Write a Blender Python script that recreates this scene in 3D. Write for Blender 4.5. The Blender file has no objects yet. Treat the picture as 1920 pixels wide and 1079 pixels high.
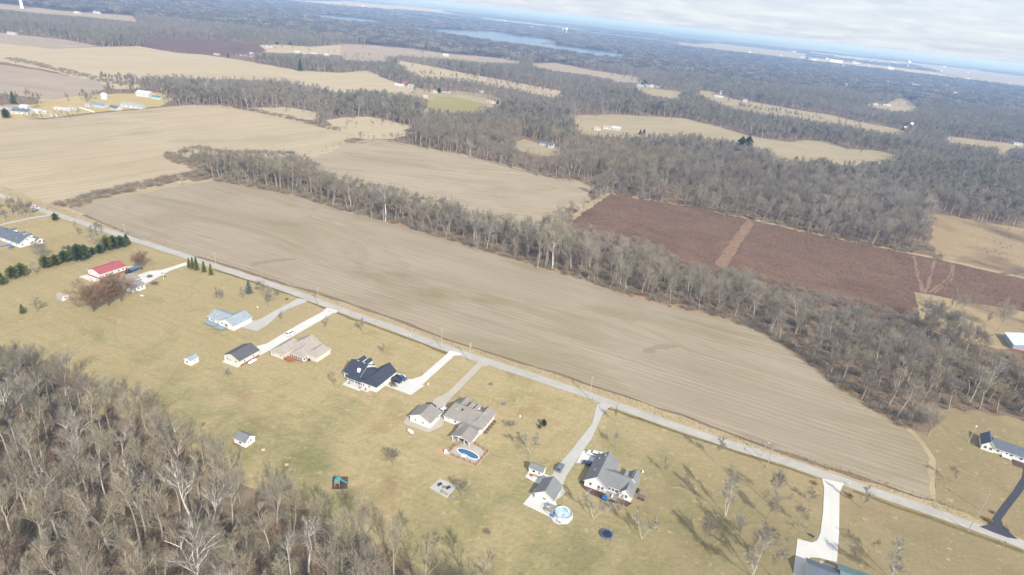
import bpy, math, random
import numpy as np
from mathutils import Vector, Matrix

R = math.radians
SC = bpy.context.scene
C = SC.collection

# ------------------------------------------------------------------ camera, sky, sun, exposure
CAM_H, CAM_F, ROLL, HORIZON = 150.0, 1150.0, R(6.15), 17.0
PITCH = math.atan((539.5 - HORIZON) * math.cos(ROLL) / CAM_F)
FWD = np.array([0, math.cos(PITCH), -math.sin(PITCH)])
_r0 = np.array([1.0, 0, 0]); _u0 = np.cross(_r0, FWD)
RGT = _r0 * math.cos(ROLL) + _u0 * math.sin(ROLL)
UPV = -_r0 * math.sin(ROLL) + _u0 * math.cos(ROLL)
cam = bpy.data.cameras.new('camera'); co = bpy.data.objects.new('camera', cam); C.objects.link(co)
co.matrix_world = Matrix(((RGT[0], UPV[0], -FWD[0], 0), (RGT[1], UPV[1], -FWD[1], 0), (RGT[2], UPV[2], -FWD[2], CAM_H), (0, 0, 0, 1)))
cam.sensor_width = 36; cam.lens = 36 * CAM_F / 1920
cam.clip_start = 1; cam.clip_end = 400000
SC.camera = co

SUN_EL, SUN_AZ = R(36), R(152)          # azimuth clockwise from +Y
sun = bpy.data.lights.new('sun', 'SUN'); sun.energy = 4.1; sun.angle = R(0.55); sun.color = (1, .965, .905)
so = bpy.data.objects.new('sun', sun); C.objects.link(so)
sd = Vector((math.cos(SUN_EL) * math.sin(SUN_AZ), math.cos(SUN_EL) * math.cos(SUN_AZ), math.sin(SUN_EL)))
so.rotation_euler = sd.to_track_quat('Z', 'Y').to_euler()

W = bpy.data.worlds.new('World'); SC.world = W; W.use_nodes = True
nt = W.node_tree; nt.nodes.clear()
def wn(t, **k):
    n = nt.nodes.new(t)
    for a, b in k.items(): setattr(n, a, b)
    return n
sky = wn('ShaderNodeTexSky'); sky.sky_type = 'NISHITA'; sky.sun_disc = False
sky.sun_elevation = SUN_EL; sky.sun_rotation = SUN_AZ; sky.altitude = 200; sky.air_density = 1.0; sky.dust_density = 1.6; sky.ozone_density = 1.2
tc = wn('ShaderNodeTexCoord'); sep = wn('ShaderNodeSeparateXYZ'); nt.links.new(tc.outputs['Generated'], sep.inputs[0])
mz = wn('ShaderNodeMath', operation='MAXIMUM'); nt.links.new(sep.outputs[2], mz.inputs[0]); mz.inputs[1].default_value = 0.0
az = wn('ShaderNodeMath', operation='ADD'); nt.links.new(mz.outputs[0], az.inputs[0]); az.inputs[1].default_value = 0.10
cx = wn('ShaderNodeMath', operation='DIVIDE'); nt.links.new(sep.outputs[0], cx.inputs[0]); nt.links.new(az.outputs[0], cx.inputs[1])
cy = wn('ShaderNodeMath', operation='DIVIDE'); nt.links.new(sep.outputs[1], cy.inputs[0]); nt.links.new(az.outputs[0], cy.inputs[1])
cmb = wn('ShaderNodeCombineXYZ'); nt.links.new(cx.outputs[0], cmb.inputs[0]); nt.links.new(cy.outputs[0], cmb.inputs[1])
cn = wn('ShaderNodeTexNoise'); cn.inputs['Scale'].default_value = 1.5; cn.inputs['Detail'].default_value = 7; cn.inputs['Roughness'].default_value = .6; cn.inputs['Distortion'].default_value = .5
nt.links.new(cmb.outputs[0], cn.inputs['Vector'])
cr = wn('ShaderNodeValToRGB'); cr.color_ramp.elements[0].position = .36; cr.color_ramp.elements[1].position = .66
cr.color_ramp.elements[0].color = (7.0, 7.8, 9.1, 1); cr.color_ramp.elements[1].color = (9.3, 9.8, 10.5, 1)
nt.links.new(cn.outputs['Fac'], cr.inputs[0])
mx = wn('ShaderNodeMix', data_type='RGBA'); mx.inputs[0].default_value = .74
nt.links.new(sky.outputs[0], mx.inputs[6]); nt.links.new(cr.outputs[0], mx.inputs[7])
bg = wn('ShaderNodeBackground'); bg.inputs['Strength'].default_value = 0.082
nt.links.new(mx.outputs[2], bg.inputs[0]); wo = wn('ShaderNodeOutputWorld'); nt.links.new(bg.outputs[0], wo.inputs[0])

SC.view_settings.view_transform = 'Standard'; SC.view_settings.look = 'None'
SC.view_settings.exposure = 0.47; SC.view_settings.gamma = 1; SC.view_settings.use_curve_mapping = False
SC.render.engine = 'CYCLES'
cy_ = SC.cycles
cy_.max_bounces = 5; cy_.diffuse_bounces = 2; cy_.glossy_bounces = 2; cy_.transmission_bounces = 2; cy_.volume_bounces = 1; cy_.transparent_max_bounces = 6
cy_.use_denoising = True; cy_.denoiser = 'OPENIMAGEDENOISE'; cy_.denoising_input_passes = 'RGB_ALBEDO_NORMAL'; cy_.caustics_reflective = False; cy_.caustics_refractive = False
cy_.sample_clamp_indirect = 4
SC.render.film_transparent = False

# ------------------------------------------------------------------ survey: photo position -> point on the plain
def at(px, py, z=0.0):
    v = FWD * CAM_F + RGT * (px - 960) + UPV * (539.5 - py)
    t = (CAM_H - z) / -v[2]
    return np.array([v[0] * t, v[1] * t, z])
def proj(P):
    q = np.asarray(P, float) - np.array([0, 0, CAM_H])
    z = q @ FWD; z = np.where(z > 1, z, 1)
    return 960 + CAM_F * (q @ RGT) / z, 539.5 - CAM_F * (q @ UPV) / z
def tall(bx, by, ty):                   # height of something standing at (bx,by) whose top shows at row ty
    b = at(bx, by); lo, hi = 0.2, 60.0
    for _ in range(30):
        m = (lo + hi) / 2
        if proj(b + np.array([0, 0, m]))[1] > ty: lo = m
        else: hi = m
    return lo
def inside(x, y, poly):
    x = np.asarray(x, float); y = np.asarray(y, float); r = np.zeros(x.shape, bool)
    n = len(poly)
    for i in range(n):
        x0, y0 = poly[i]; x1, y1 = poly[i - 1]
        if y0 == y1: continue
        c = ((y0 > y) != (y1 > y)) & (x < (x1 - x0) * (y - y0) / (y1 - y0) + x0)
        r ^= c
    return r

# ------------------------------------------------------------------ materials
def lin(c): return tuple(c) + (1,)
class M:
    def __init__(s, name, rough=.9, spec=.15):
        s.m = bpy.data.materials.new(name); s.m.use_nodes = True; s.t = s.m.node_tree
        s.b = s.t.nodes['Principled BSDF']; s.b.inputs['Roughness'].default_value = rough
        s.b.inputs['Specular IOR Level'].default_value = spec
    def n(s, t, **k):
        n = s.t.nodes.new(t)
        for a, b in k.items(): setattr(n, a, b)
        return n
    def l(s, a, b): s.t.links.new(a, b)
    def pos(s, ang=0, sc=(1, 1, 1)):
        g = s.n('ShaderNodeNewGeometry'); r = s.n('ShaderNodeVectorRotate', rotation_type='Z_AXIS'); r.inputs['Angle'].default_value = -ang
        s.l(g.outputs['Position'], r.inputs['Vector'])
        v = s.n('ShaderNodeVectorMath', operation='MULTIPLY'); v.inputs[1].default_value = sc; s.l(r.outputs[0], v.inputs[0])
        return v.outputs[0]
    def obj(s, sc=(1, 1, 1)):
        g = s.n('ShaderNodeTexCoord'); v = s.n('ShaderNodeVectorMath', operation='MULTIPLY'); v.inputs[1].default_value = sc; s.l(g.outputs['Object'], v.inputs[0])
        return v.outputs[0]
    def noise(s, vec, scale=1, detail=4, rough=.55, dist=0, lo=None, hi=None):
        n = s.n('ShaderNodeTexNoise'); n.inputs['Scale'].default_value = scale; n.inputs['Detail'].default_value = detail
        n.inputs['Roughness'].default_value = rough; n.inputs['Distortion'].default_value = dist
        s.l(vec, n.inputs['Vector']); o = n.outputs['Fac']
        if lo is not None: o = s.rng(o, lo, hi)
        return o
    def rng(s, v, lo, hi, a=0, b=1):
        r = s.n('ShaderNodeMapRange'); r.inputs[1].default_value = lo; r.inputs[2].default_value = hi; r.inputs[3].default_value = a; r.inputs[4].default_value = b
        s.l(v, r.inputs[0]); return r.outputs[0]
    def mix(s, f, a, b, mode='MIX'):
        m = s.n('ShaderNodeMix', data_type='RGBA', blend_type=mode)
        for i, v in ((0, f), (6, a), (7, b)):
            if isinstance(v, (int, float)): m.inputs[i].default_value = v
            elif isinstance(v, (tuple, list)): m.inputs[i].default_value = lin(v[:3])
            else: s.l(v, m.inputs[i])
        return m.outputs[2]
    def math(s, op, a, b=None):
        m = s.n('ShaderNodeMath', operation=op)
        for i, v in ((0, a), (1, b)):
            if v is None: continue
            if isinstance(v, (int, float)): m.inputs[i].default_value = v
            else: s.l(v, m.inputs[i])
        return m.outputs[0]
    def color(s, c):
        if isinstance(c, (tuple, list)): s.b.inputs['Base Color'].default_value = lin(c[:3])
        else: s.l(c, s.b.inputs['Base Color'])
        return s
    def bump(s, h, st=.3, d=.1):
        b = s.n('ShaderNodeBump'); b.inputs['Strength'].default_value = st; b.inputs['Distance'].default_value = d
        s.l(h, b.inputs['Height']); s.l(b.outputs[0], s.b.inputs['Normal']); return s

def plain(name, c, rough=.7, spec=.2, var=.12, scale=1.5, metal=0):
    m = M(name, rough, spec); v = m.obj()
    f = m.noise(v, scale, 5, .6, 0, .3, .7)
    m.color(m.mix(f, tuple(x * (1 - var) for x in c), tuple(min(.95, x * (1 + var)) for x in c)))
    m.b.inputs['Metallic'].default_value = metal
    return m.m

def lawn_mat():
    m = M('lawn_grass', .95, .05); p = m.pos()
    big = m.noise(p, .011, 4, .6, .8, .36, .64)
    mid = m.noise(p, .055, 5, .65, .5, .34, .68)
    fine = m.noise(p, .6, 6, .7, 0, .32, .7)
    xyz = m.n('ShaderNodeSeparateXYZ'); m.l(p, xyz.inputs[0])
    near = m.rng(xyz.outputs[1], 120, 290)                # the far lots are drier
    dry = m.math('ADD', m.math('MULTIPLY', near, .5), m.math('MULTIPLY', m.math('ADD', big, mid), .33))
    tan = m.mix(fine, (.340, .268, .135), (.43, .350, .200))
    grn = m.mix(fine, (.165, .160, .070), (.240, .228, .110))
    c = m.mix(m.rng(dry, .15, .57), grn, tan)
    brown = m.noise(p, .02, 5, .7, 1.2, .56, .72)
    c = m.mix(m.math('MULTIPLY', brown, .6), c, (.25, .17, .09))
    pale = m.noise(p, .028, 5, .7, 1.0, .58, .7); c = m.mix(m.math('MULTIPLY', pale, .5), c, (.45, .365, .215))
    lush = m.noise(p, .034, 5, .7, .8, .56, .7); c = m.mix(m.math('MULTIPLY', lush, .5), c, (.165, .165, .06))
    mow = m.noise(m.pos(R(-22), (.02, .45, 1)), 1, 3, .5, 0, .35, .7)
    c = m.mix(m.math('MULTIPLY', mow, .16), c, (.15, .115, .04))
    uu = m.n('ShaderNodeSeparateXYZ'); m.l(m.pos(R(-22)), uu.inputs[0])            # every owner keeps the grass differently
    lot = m.n('ShaderNodeTexWhiteNoise', noise_dimensions='1D'); m.l(m.math('FLOOR', m.math('MULTIPLY', m.math('ADD', uu.outputs[0], 13.0), 1 / 46)), lot.inputs['W'])
    c = m.mix(m.math('MULTIPLY', lot.outputs['Value'], .30), c, (.19, .165, .075))
    east_shade = m.rng(uu.outputs[0], -40, 60)  # cloud shade and edge falloff toward the right, painted into the grass colour
    c = m.mix(m.math('MULTIPLY', east_shade, m.rng(mid, 0, 1, .25, .8)), c, (.235, .178, .105))
    tuft = m.noise(p, .33, 3, .5, 0, .62, .72)
    c = m.mix(m.math('MULTIPLY', tuft, .5), c, (.47, .39, .22))
    return m.color(c).bump(fine, .6, .25).m

def field_mat(name, a, b, dark, ang, sx=.012, sy=.35, wet=.45, green=(.205, .18, .085), gamt=.35, drill=0):
    m = M(name, .95, .05)
    s1 = m.noise(m.pos(ang, (sx, sy, 1)), 1, 5, .62, .15, .3, .7)
    s2 = m.noise(m.pos(ang, (sx * 4, sy * 4, 1)), 1, 3, .6, 0, .3, .72)
    p = m.pos()
    blot = m.noise(p, .013, 5, .6, .7, .4, .7)
    fine = m.noise(p, .9, 5, .7, 0, .3, .7)
    c = m.mix(s1, a, b)
    c = m.mix(m.math('MULTIPLY', s2, .4), c, dark)
    c = m.mix(m.math('MULTIPLY', blot, wet), c, dark)
    c = m.mix(m.math('MULTIPLY', fine, .3), c, b)
    if drill:                                   # planter passes
        sx_ = m.n('ShaderNodeSeparateXYZ'); m.l(m.pos(ang), sx_.inputs[0])
        jit = m.math('MULTIPLY', m.noise(m.pos(ang, (.01, .05, 1)), 1, 4, .6), 9.0)
        w = m.math('PINGPONG', m.math('ADD', sx_.outputs[1], jit), drill)
        c = m.mix(m.math('MULTIPLY', m.rng(w, drill * .45, drill), m.noise(m.pos(ang, (.006, .06, 1)), 1, 4, .6, 0, .35, .9)), c, tuple(x * 1.12 for x in b))
        tl = m.math('PINGPONG', m.math('ADD', sx_.outputs[1], 7.3), drill * 5.2)
        c = m.mix(m.math('MULTIPLY', m.rng(tl, 0, .55, .32, 0), m.noise(m.pos(ang, (.02, .3, 1)), 1, 3, .6, 0, .3, .6)), c, tuple(x * .82 for x in dark))
        dp = m.noise(m.pos(ang, (.007, .035, 1)), 1, 5, .7, .8, .60, .70)
        c = m.mix(m.math('MULTIPLY', dp, .42), c, tuple(x * .86 for x in dark))
    g = m.noise(m.pos(ang, (.008, .022, 1)), 1, 5, .65, 1.0, .50, .70)
    c = m.mix(m.math('MULTIPLY', g, gamt), c, green)
    return m.color(c).bump(s2, .5, .2).m

def dirt_mat(name, a, b, scale=.2, c3=None):
    m = M(name, .95, .05); p = m.pos()
    n1 = m.noise(p, scale, 6, .68, .5, .32, .68); n2 = m.noise(p, scale * 9, 5, .7, 0, .3, .72)
    c = m.mix(n1, a, b); c = m.mix(m.math('MULTIPLY', n2, .3), c, tuple(x * .62 for x in a))
    if c3: c = m.mix(m.noise(p, scale * .3, 4, .6, .5, .5, .7), c, c3)
    return m.color(c).bump(n2, .6, .3).m

def concrete_mat(name, c, joint=0, ang=R(-22)):
    m = M(name, .85, .2); p = m.pos()
    n = m.noise(p, .12, 6, .65, .4, .3, .7); f = m.noise(p, 1.3, 5, .7, 0, .3, .75)
    k = m.mix(n, tuple(x * .86 for x in c), c); k = m.mix(m.math('MULTIPLY', f, .18), k, tuple(x * .6 for x in c))
    if joint:
        for a in (ang, ang + math.pi / 2):
            sx = m.n('ShaderNodeSeparateXYZ'); m.l(m.pos(a), sx.inputs[0])
            w = m.math('PINGPONG', sx.outputs[0], joint)
            k = m.mix(m.rng(w, .0, .07, .35, 0), k, tuple(x * .35 for x in c))
    return m.color(k).m

def road_mat():
    m = M('road_asphalt', .9, .15); p = m.pos(); q = m.pos(R(-22), (.03, .7, 1))
    n = m.noise(p, .15, 6, .65, .4, .3, .7); s = m.noise(q, 1, 4, .6, .2, .35, .7)
    c = m.mix(n, (.355, .332, .295), (.45, .422, .375)); c = m.mix(m.math('MULTIPLY', s, .25), c, (.27, .26, .245))
    pt = m.noise(p, .07, 6, .75, 1.5, .62, .66)
    return m.color(m.mix(m.math('MULTIPLY', pt, .3), c, (.17, .17, .17))).m

def bark_mat(name, a, b, per=.35, thin=True):
    m = M(name, .95, .03)
    oi = m.n('ShaderNodeObjectInfo')
    n = m.noise(m.obj((1, 1, .4)), 1.1, 3, .6, 0, .3, .7)
    f = m.math('ADD', m.math('MULTIPLY', n, 1 - per), m.math('MULTIPLY', oi.outputs['Random'], per))
    c = m.mix(f, a, b); m.color(c)
    if thin:                              # twigs are round and thinner than their ribbon: light reaches both sides
        tr = m.n('ShaderNodeBsdfTranslucent'); m.l(c, tr.inputs[0]); ms = m.n('ShaderNodeMixShader'); ms.inputs[0].default_value = .48
        out = m.t.nodes['Material Output']; m.l(m.b.outputs[0], ms.inputs[1]); m.l(tr.outputs[0], ms.inputs[2]); m.l(ms.outputs[0], out.inputs['Surface'])
    return m.m
def leaf_mat(name, a, b):
    m = M(name, .8, .1); oi = m.n('ShaderNodeObjectInfo')
    n = m.noise(m.obj(), 1.6, 4, .65, 0, .3, .7)
    f = m.math('ADD', m.math('MULTIPLY', n, .7), m.math('MULTIPLY', oi.outputs['Random'], .3))
    return m.color(m.mix(f, a, b)).m
def roof_mat(name, c):
    m = M(name, .85, .2); v = m.obj()
    n = m.noise(v, .5, 6, .7, .4, .3, .7); f = m.noise(m.obj((3, 3, 9)), 1, 3, .6, 0, .3, .7)
    k = m.mix(n, tuple(x * .82 for x in c), tuple(x * 1.12 for x in c)); k = m.mix(m.math('MULTIPLY', f, .3), k, tuple(x * .6 for x in c))
    return m.color(k).bump(f, .4, .05).m
def siding_mat(name, c, sc=5):
    m = M(name, .7, .2)
    xs = m.n('ShaderNodeSeparateXYZ'); m.l(m.obj(), xs.inputs[0])
    lap = m.rng(m.math('FRACT', m.math('MULTIPLY', xs.outputs[2], sc)), 0, .15, .3, 0)
    n = m.noise(m.obj(), .6, 5, .6, 0, .3, .7)
    k = m.mix(n, tuple(x * .92 for x in c), c)
    return m.color(m.mix(lap, k, tuple(x * .6 for x in c))).m
def water_mat(name, c, rough=.12):
    m = M(name, rough, .5); n = m.noise(m.pos(0, (1, 1, 1)), .05, 4, .6, .3, .3, .7)
    m.color(m.mix(n, c, tuple(x * 1.25 for x in c)))
    return m.bump(m.noise(m.pos(), .5, 4, .6), .15, .2).m
def ground_mat():
    m = M('leaf_litter_ground', .95, .03); g = m.n('ShaderNodeNewGeometry'); p = m.pos()
    n1 = m.noise(p, .08, 6, .7, .6, .32, .68); n2 = m.noise(p, .8, 5, .7, 0, .3, .72)
    near = m.mix(n1, (.19, .14, .10), (.27, .19, .125)); near = m.mix(m.math('MULTIPLY', n2, .4), near, (.11, .085, .065))
    # far plain: a patchwork of woods and fields
    vo = m.n('ShaderNodeTexVoronoi'); vo.inputs['Scale'].default_value = 1; m.l(m.pos(R(-22), (.0011, .0016, 0)), vo.inputs['Vector'])
    sp = m.n('ShaderNodeSeparateColor'); m.l(vo.outputs['Color'], sp.inputs[0])
    wd = m.noise(p, .00045, 6, .65, .8)
    f = m.math('ADD', m.math('MULTIPLY', sp.outputs[0], .5), m.math('MULTIPLY', wd, .9))
    fld = m.mix(sp.outputs[1], (.24, .18, .115), (.34, .27, .17))
    far = m.mix(m.rng(f, .70, .74), (.075, .068, .062), fld)
    ln = m.n('ShaderNodeVectorMath', operation='LENGTH'); m.l(g.outputs['Position'], ln.inputs[0])
    return m.color(m.mix(m.rng(ln.outputs['Value'], 4200, 6500), near, far)).m

def maroon_mat():
    m = M('rust_red_weeds', .95, .03); p = m.pos(); ang = R(-14)
    n1 = m.noise(p, .03, 6, .65, .8, .32, .68); n2 = m.noise(p, .55, 6, .75, .4, .32, .7)
    s = m.noise(m.pos(ang, (.03, .3, 1)), 1, 4, .6, .2, .4, .72)
    c = m.mix(n1, (.155, .094, .066), (.22, .142, .100)); c = m.mix(m.noise(p, .018, 5, .7, 1.0, .48, .68), c, (.235, .150, .10)); c = m.mix(m.math('MULTIPLY', n2, .5), c, (.085, .056, .042))
    c = m.mix(m.math('MULTIPLY', s, .3), c, (.27, .17, .11))
    return m.color(c).bump(n2, .8, .4).m

MAT = {}
RD = R(-22)
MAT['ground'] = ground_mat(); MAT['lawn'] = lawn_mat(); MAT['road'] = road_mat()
MAT['litter'] = dirt_mat('woodland_floor', (.225, .172, .122), (.305, .236, .168), .12, (.18, .14, .105))
MAT['verge'] = dirt_mat('dry_verge_grass', (.36, .285, .165), (.45, .365, .23), .12)
MAT['margin'] = dirt_mat('rusty_field_margin', (.315, .215, .135), (.41, .305, .195), .15)
MAT['maroon'] = maroon_mat()
MAT['track'] = dirt_mat('bare_track', (.24, .15, .10), (.31, .21, .14), .15)
MAT['conc'] = concrete_mat('pale_concrete', (.62, .60, .56), 4)
MAT['conc2'] = concrete_mat('buff_concrete', (.46, .41, .34), 5)
MAT['gravel'] = concrete_mat('pale_gravel', (.47, .45, .41))
MAT['asphalt'] = concrete_mat('dark_asphalt', (.06, .063, .075))
MAT['mulch'] = dirt_mat('mulch', (.12, .075, .06), (.17, .11, .085), .8)
MAT['sand'] = dirt_mat('tan_gravel_bed', (.47, .31, .18), (.56, .39, .24), .6)
MAT['lake'] = water_mat('lake_water', (.055, .105, .17), .25)

# ------------------------------------------------------------------ object helpers
def link(o): C.objects.link(o); return o
def tag(o, label=None, cat=None, group=None, kind=None):
    if label: o['label'] = label
    if cat: o['category'] = cat
    if group: o['group'] = group
    if kind: o['kind'] = kind
    return o
def thing(name, label, cat, loc=(0, 0, 0), rz=0, group=None):
    o = link(bpy.data.objects.new(name, None)); o.location = [float(x) for x in loc]; o.rotation_euler = (0, 0, rz)
    o.empty_display_size = .5
    return tag(o, label, cat, group)
class MB:
    def __init__(s): s.v = []; s.f = []; s.mi = []
    def add(s, vs, fs, mi=0):
        k = len(s.v); s.v += [tuple(float(c) for c in v) for v in vs]; s.f += [tuple(i + k for i in f) for f in fs]; s.mi += [mi] * len(fs); return s
    def box(s, x0, x1, y0, y1, z0, z1, mi=0):
        return s.add([(x0, y0, z0), (x1, y0, z0), (x1, y1, z0), (x0, y1, z0), (x0, y0, z1), (x1, y0, z1), (x1, y1, z1), (x0, y1, z1)],
                     [(3, 2, 1, 0), (4, 5, 6, 7), (0, 1, 5, 4), (1, 2, 6, 5), (2, 3, 7, 6), (3, 0, 4, 7)], mi)
    def slab(s, pts, t, mi=0):            # polygon extruded down by t
        n = len(pts); top = [Vector(p) for p in pts]; bot = [p - Vector((0, 0, t)) for p in top]
        return s.add(top + bot, [tuple(range(n)), tuple(range(2 * n - 1, n - 1, -1))] + [(i, n + i, n + (i + 1) % n, (i + 1) % n) for i in range(n)], mi)
    def cyl(s, x, y, z0, z1, r0, r1=None, n=10, mi=0):
        r1 = r0 if r1 is None else r1
        vs = [(x + r0 * math.cos(2 * math.pi * i / n), y + r0 * math.sin(2 * math.pi * i / n), z0) for i in range(n)]
        vs += [(x + r1 * math.cos(2 * math.pi * i / n), y + r1 * math.sin(2 * math.pi * i / n), z1) for i in range(n)]
        return s.add(vs, [(i, (i + 1) % n, n + (i + 1) % n, n + i) for i in range(n)] + [tuple(range(n - 1, -1, -1)), tuple(range(n, 2 * n))], mi)
    def tube(s, a, b, r, n=6, r1=None, mi=0):
        a = Vector(a); b = Vector(b); d = (b - a); q = d.to_track_quat('Z', 'Y'); r1 = r if r1 is None else r1
        vs = []
        for p, rr in ((a, r), (b, r1)):
            vs += [p + q @ Vector((rr * math.cos(2 * math.pi * i / n), rr * math.sin(2 * math.pi * i / n), 0)) for i in range(n)]
        return s.add(vs, [(i, (i + 1) % n, n + (i + 1) % n, n + i) for i in range(n)] + [tuple(range(n - 1, -1, -1)), tuple(range(n, 2 * n))], mi)
    def lathe(s, prof, n=16, x=0, y=0, mi=0):
        vs = []; fs = []
        for r, z in prof: vs += [(x + r * math.cos(2 * math.pi * i / n), y + r * math.sin(2 * math.pi * i / n), z) for i in range(n)]
        for k in range(len(prof) - 1):
            fs += [(k * n + i, k * n + (i + 1) % n, (k + 1) * n + (i + 1) % n, (k + 1) * n + i) for i in range(n)]
        fs.append(tuple(range(n - 1, -1, -1))); fs.append(tuple(range((len(prof) - 1) * n, len(prof) * n)))
        return s.add(vs, fs, mi)
    def mesh(s, name, mats):
        me = bpy.data.meshes.new(name); me.from_pydata(s.v, [], s.f)
        for m in (mats if isinstance(mats, (list, tuple)) else [mats]): me.materials.append(m)
        if any(s.mi): me.polygons.foreach_set('material_index', s.mi)
        me.update(); return me
    def build(s, name, mats, parent=None, smooth=False):
        me = s.mesh(name, mats)
        if smooth: me.polygons.foreach_set('use_smooth', [True] * len(me.polygons))
        o = link(bpy.data.objects.new(name, me))
        if parent: o.parent = parent
        return o
def copy_tree(o, parent=None):
    c = o.copy(); link(c)
    if parent: c.parent = parent
    for ch in o.children: copy_tree(ch, c)
    return c

rs = np.random.RandomState(7)
def smooth_poly(pts, step, amp):          # wobble a boundary so it is not ruler-straight
    out = []; n = len(pts)
    for i in range(n):
        a = np.array(pts[i][:2]); b = np.array(pts[(i + 1) % n][:2]); L = np.hypot(*(b - a)); k = max(1, min(60, int(L / step)))
        nn = np.array([-(b - a)[1], (b - a)[0]]) / max(L, 1e-6)
        for j in range(k):
            out.append(a + (b - a) * j / k + nn * (rs.randn() * amp if j else 0))
    return out
NSHEET = [0]
def sheet(name, poly, z, mat, step=0, amp=0, world=False, kind='structure', label=None):
    if name in ('field', 'pasture', 'clearing', 'damp_patch'): NSHEET[0] += 1; z += NSHEET[0] * .0009      # no two sheets share a level
    pts = [p[:2] for p in poly] if world else [at(*p)[:2] for p in poly]
    if step: pts = smooth_poly(pts, step, amp)
    me = bpy.data.meshes.new(name); me.from_pydata([(float(p[0]), float(p[1]), z) for p in pts], [], [tuple(range(len(pts)))])
    me.materials.append(mat); me.update()
    if me.polygons[0].normal.z < 0: me.flip_normals()
    o = link(bpy.data.objects.new(name, me)); tag(o, label, None, None, kind); return o
def strip(name, line, width, z, mat, world=False, kind='structure', jit=0, label=None):
    p = [np.array(q[:2], float) if world else at(*q)[:2] for q in line]
    q = [p[0]]
    for a, b in zip(p, p[1:]):
        k = max(1, int(np.hypot(*(b - a)) / 6))
        q += [a + (b - a) * (i + 1) / k for i in range(k)]
    p = q; vs = []; fs = []
    for i, a in enumerate(p):
        d = p[min(i + 1, len(p) - 1)] - p[max(i - 1, 0)]; d = d / np.hypot(*d); n = np.array([-d[1], d[0]])
        w = width / 2
        l = a + n * (w + rs.randn() * jit); r = a - n * (w + rs.randn() * jit)
        vs += [(l[0], l[1], z), (r[0], r[1], z)]
        if i: k = 2 * i; fs.append((k - 2, k - 1, k + 1, k))
    me = bpy.data.meshes.new(name); me.from_pydata(vs, [], fs); me.materials.append(mat); me.update()
    o = link(bpy.data.objects.new(name, me)); tag(o, label, None, None, kind); return o

# ------------------------------------------------------------------ ground, fields, roads
G = 150000.0
sheet('ground', [(-G, -2000), (G, -2000), (G, G), (-G, G)], -0.15, MAT['ground'], world=True)

def rows(a, b):
    d = at(*b) - at(*a); return math.atan2(d[1], d[0])
F1 = [(132, 391), (150, 381), (300, 355), (405, 337), (480, 352), (560, 367), (640, 393), (763, 425), (827, 445), (890, 463), (933, 475), (973, 488), (1040, 507), (1100, 525), (1173, 552), (1279, 577), (1340, 590), (1407, 613), (1467, 643), (1507, 670), (1557, 710), (1573, 720), (1613, 750), (1663, 783), (1700, 805), (1727, 830), (1745, 860), (1750, 887), (1749, 937),
      (1720, 931), (1647, 905), (1547, 875), (1447, 841), (1380, 816), (1280, 777), (1180, 744), (1100, 719), (1040, 697), (940, 667), (840, 637), (740, 597), (640, 562), (500, 521), (400, 489), (333, 473), (260, 446), (187, 415)]
F2 = [(0, 233), (83, 225), (183, 213), (300, 202), (360, 197), (410, 198), (500, 215), (567, 230), (627, 245), (670, 256), (600, 277), (550, 280), (500, 277), (417, 277), (367, 267), (320, 283), (320, 293), (375, 318), (300, 336), (233, 353), (180, 360), (130, 370), (108, 384), (0, 348)]
F3 = [(640, 277), (707, 262), (790, 278), (873, 293), (957, 315), (1040, 335), (1117, 348), (1100, 367), (1063, 382), (1030, 398), (973, 405), (900, 388), (840, 368), (760, 352), (690, 332), (620, 314), (575, 301)]
F4 = [(1140, 363), (1280, 386), (1403, 412), (1513, 437), (1613, 458), (1713, 478), (1780, 492), (1920, 525), (2000, 545), (2000, 605), (1920, 583), (1847, 577), (1813, 567), (1747, 552), (1713, 548), (1713, 585), (1677, 575), (1613, 554), (1547, 535), (1480, 525), (1430, 511), (1397, 495), (1350, 495), (1280, 484), (1207, 442), (1140, 432), (1073, 424), (1063, 415)]
F5 = [(1713, 548), (1747, 553), (1813, 568), (1920, 585), (2000, 605), (2000, 690), (1920, 662), (1870, 656), (1810, 640), (1760, 622), (1722, 600)]
F6 = [(1743, 412), (1753, 402), (1790, 406), (1830, 415), (1930, 430), (1930, 518), (1860, 500), (1780, 482), (1755, 462)]
G1 = [(1073, 217), (1150, 215), (1280, 222), (1347, 237), (1380, 248), (1420, 258), (1480, 267), (1513, 263), (1557, 267), (1587, 280), (1647, 283), (1697, 295), (1603, 302), (1530, 296), (1453, 294), (1447, 278), (1407, 268), (1363, 258), (1280, 247), (1223, 249), (1160, 249), (1107, 246), (1080, 236)]
G2 = [(738, 112), (793, 122), (873, 138), (940, 150), (1007, 163), (1062, 173), (1040, 177), (960, 162), (873, 147), (817, 144), (787, 141), (770, 132)]
G3 = [(640, 83), (700, 85), (773, 92), (850, 102), (935, 109), (985, 118), (900, 116), (840, 109), (760, 103), (727, 103), (723, 113), (640, 108)]
G4 = [(987, 120), (1040, 118), (1107, 131), (1200, 146), (1206, 156), (1160, 153), (1123, 144), (1040, 131)]
G5 = [(1190, 162), (1280, 172), (1278, 184), (1235, 180), (1200, 170)]
G6 = [(1300, 170), (1337, 172), (1380, 187), (1420, 193), (1493, 206), (1557, 216), (1613, 229), (1663, 238), (1700, 246), (1700, 250), (1613, 240), (1560, 229), (1493, 217), (1423, 208), (1385, 201), (1345, 189)]
G7 = [(1770, 255), (1863, 266), (1930, 273), (1930, 277), (1899, 276), (1886, 294), (1878, 290), (1872, 274), (1780, 262)]
G8 = [(1617, 196), (1660, 196), (1685, 184), (1702, 186), (1724, 208), (1680, 208)]
G9 = [(793, 199), (817, 183), (847, 182), (885, 189), (913, 196), (888, 205), (823, 205)]
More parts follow.
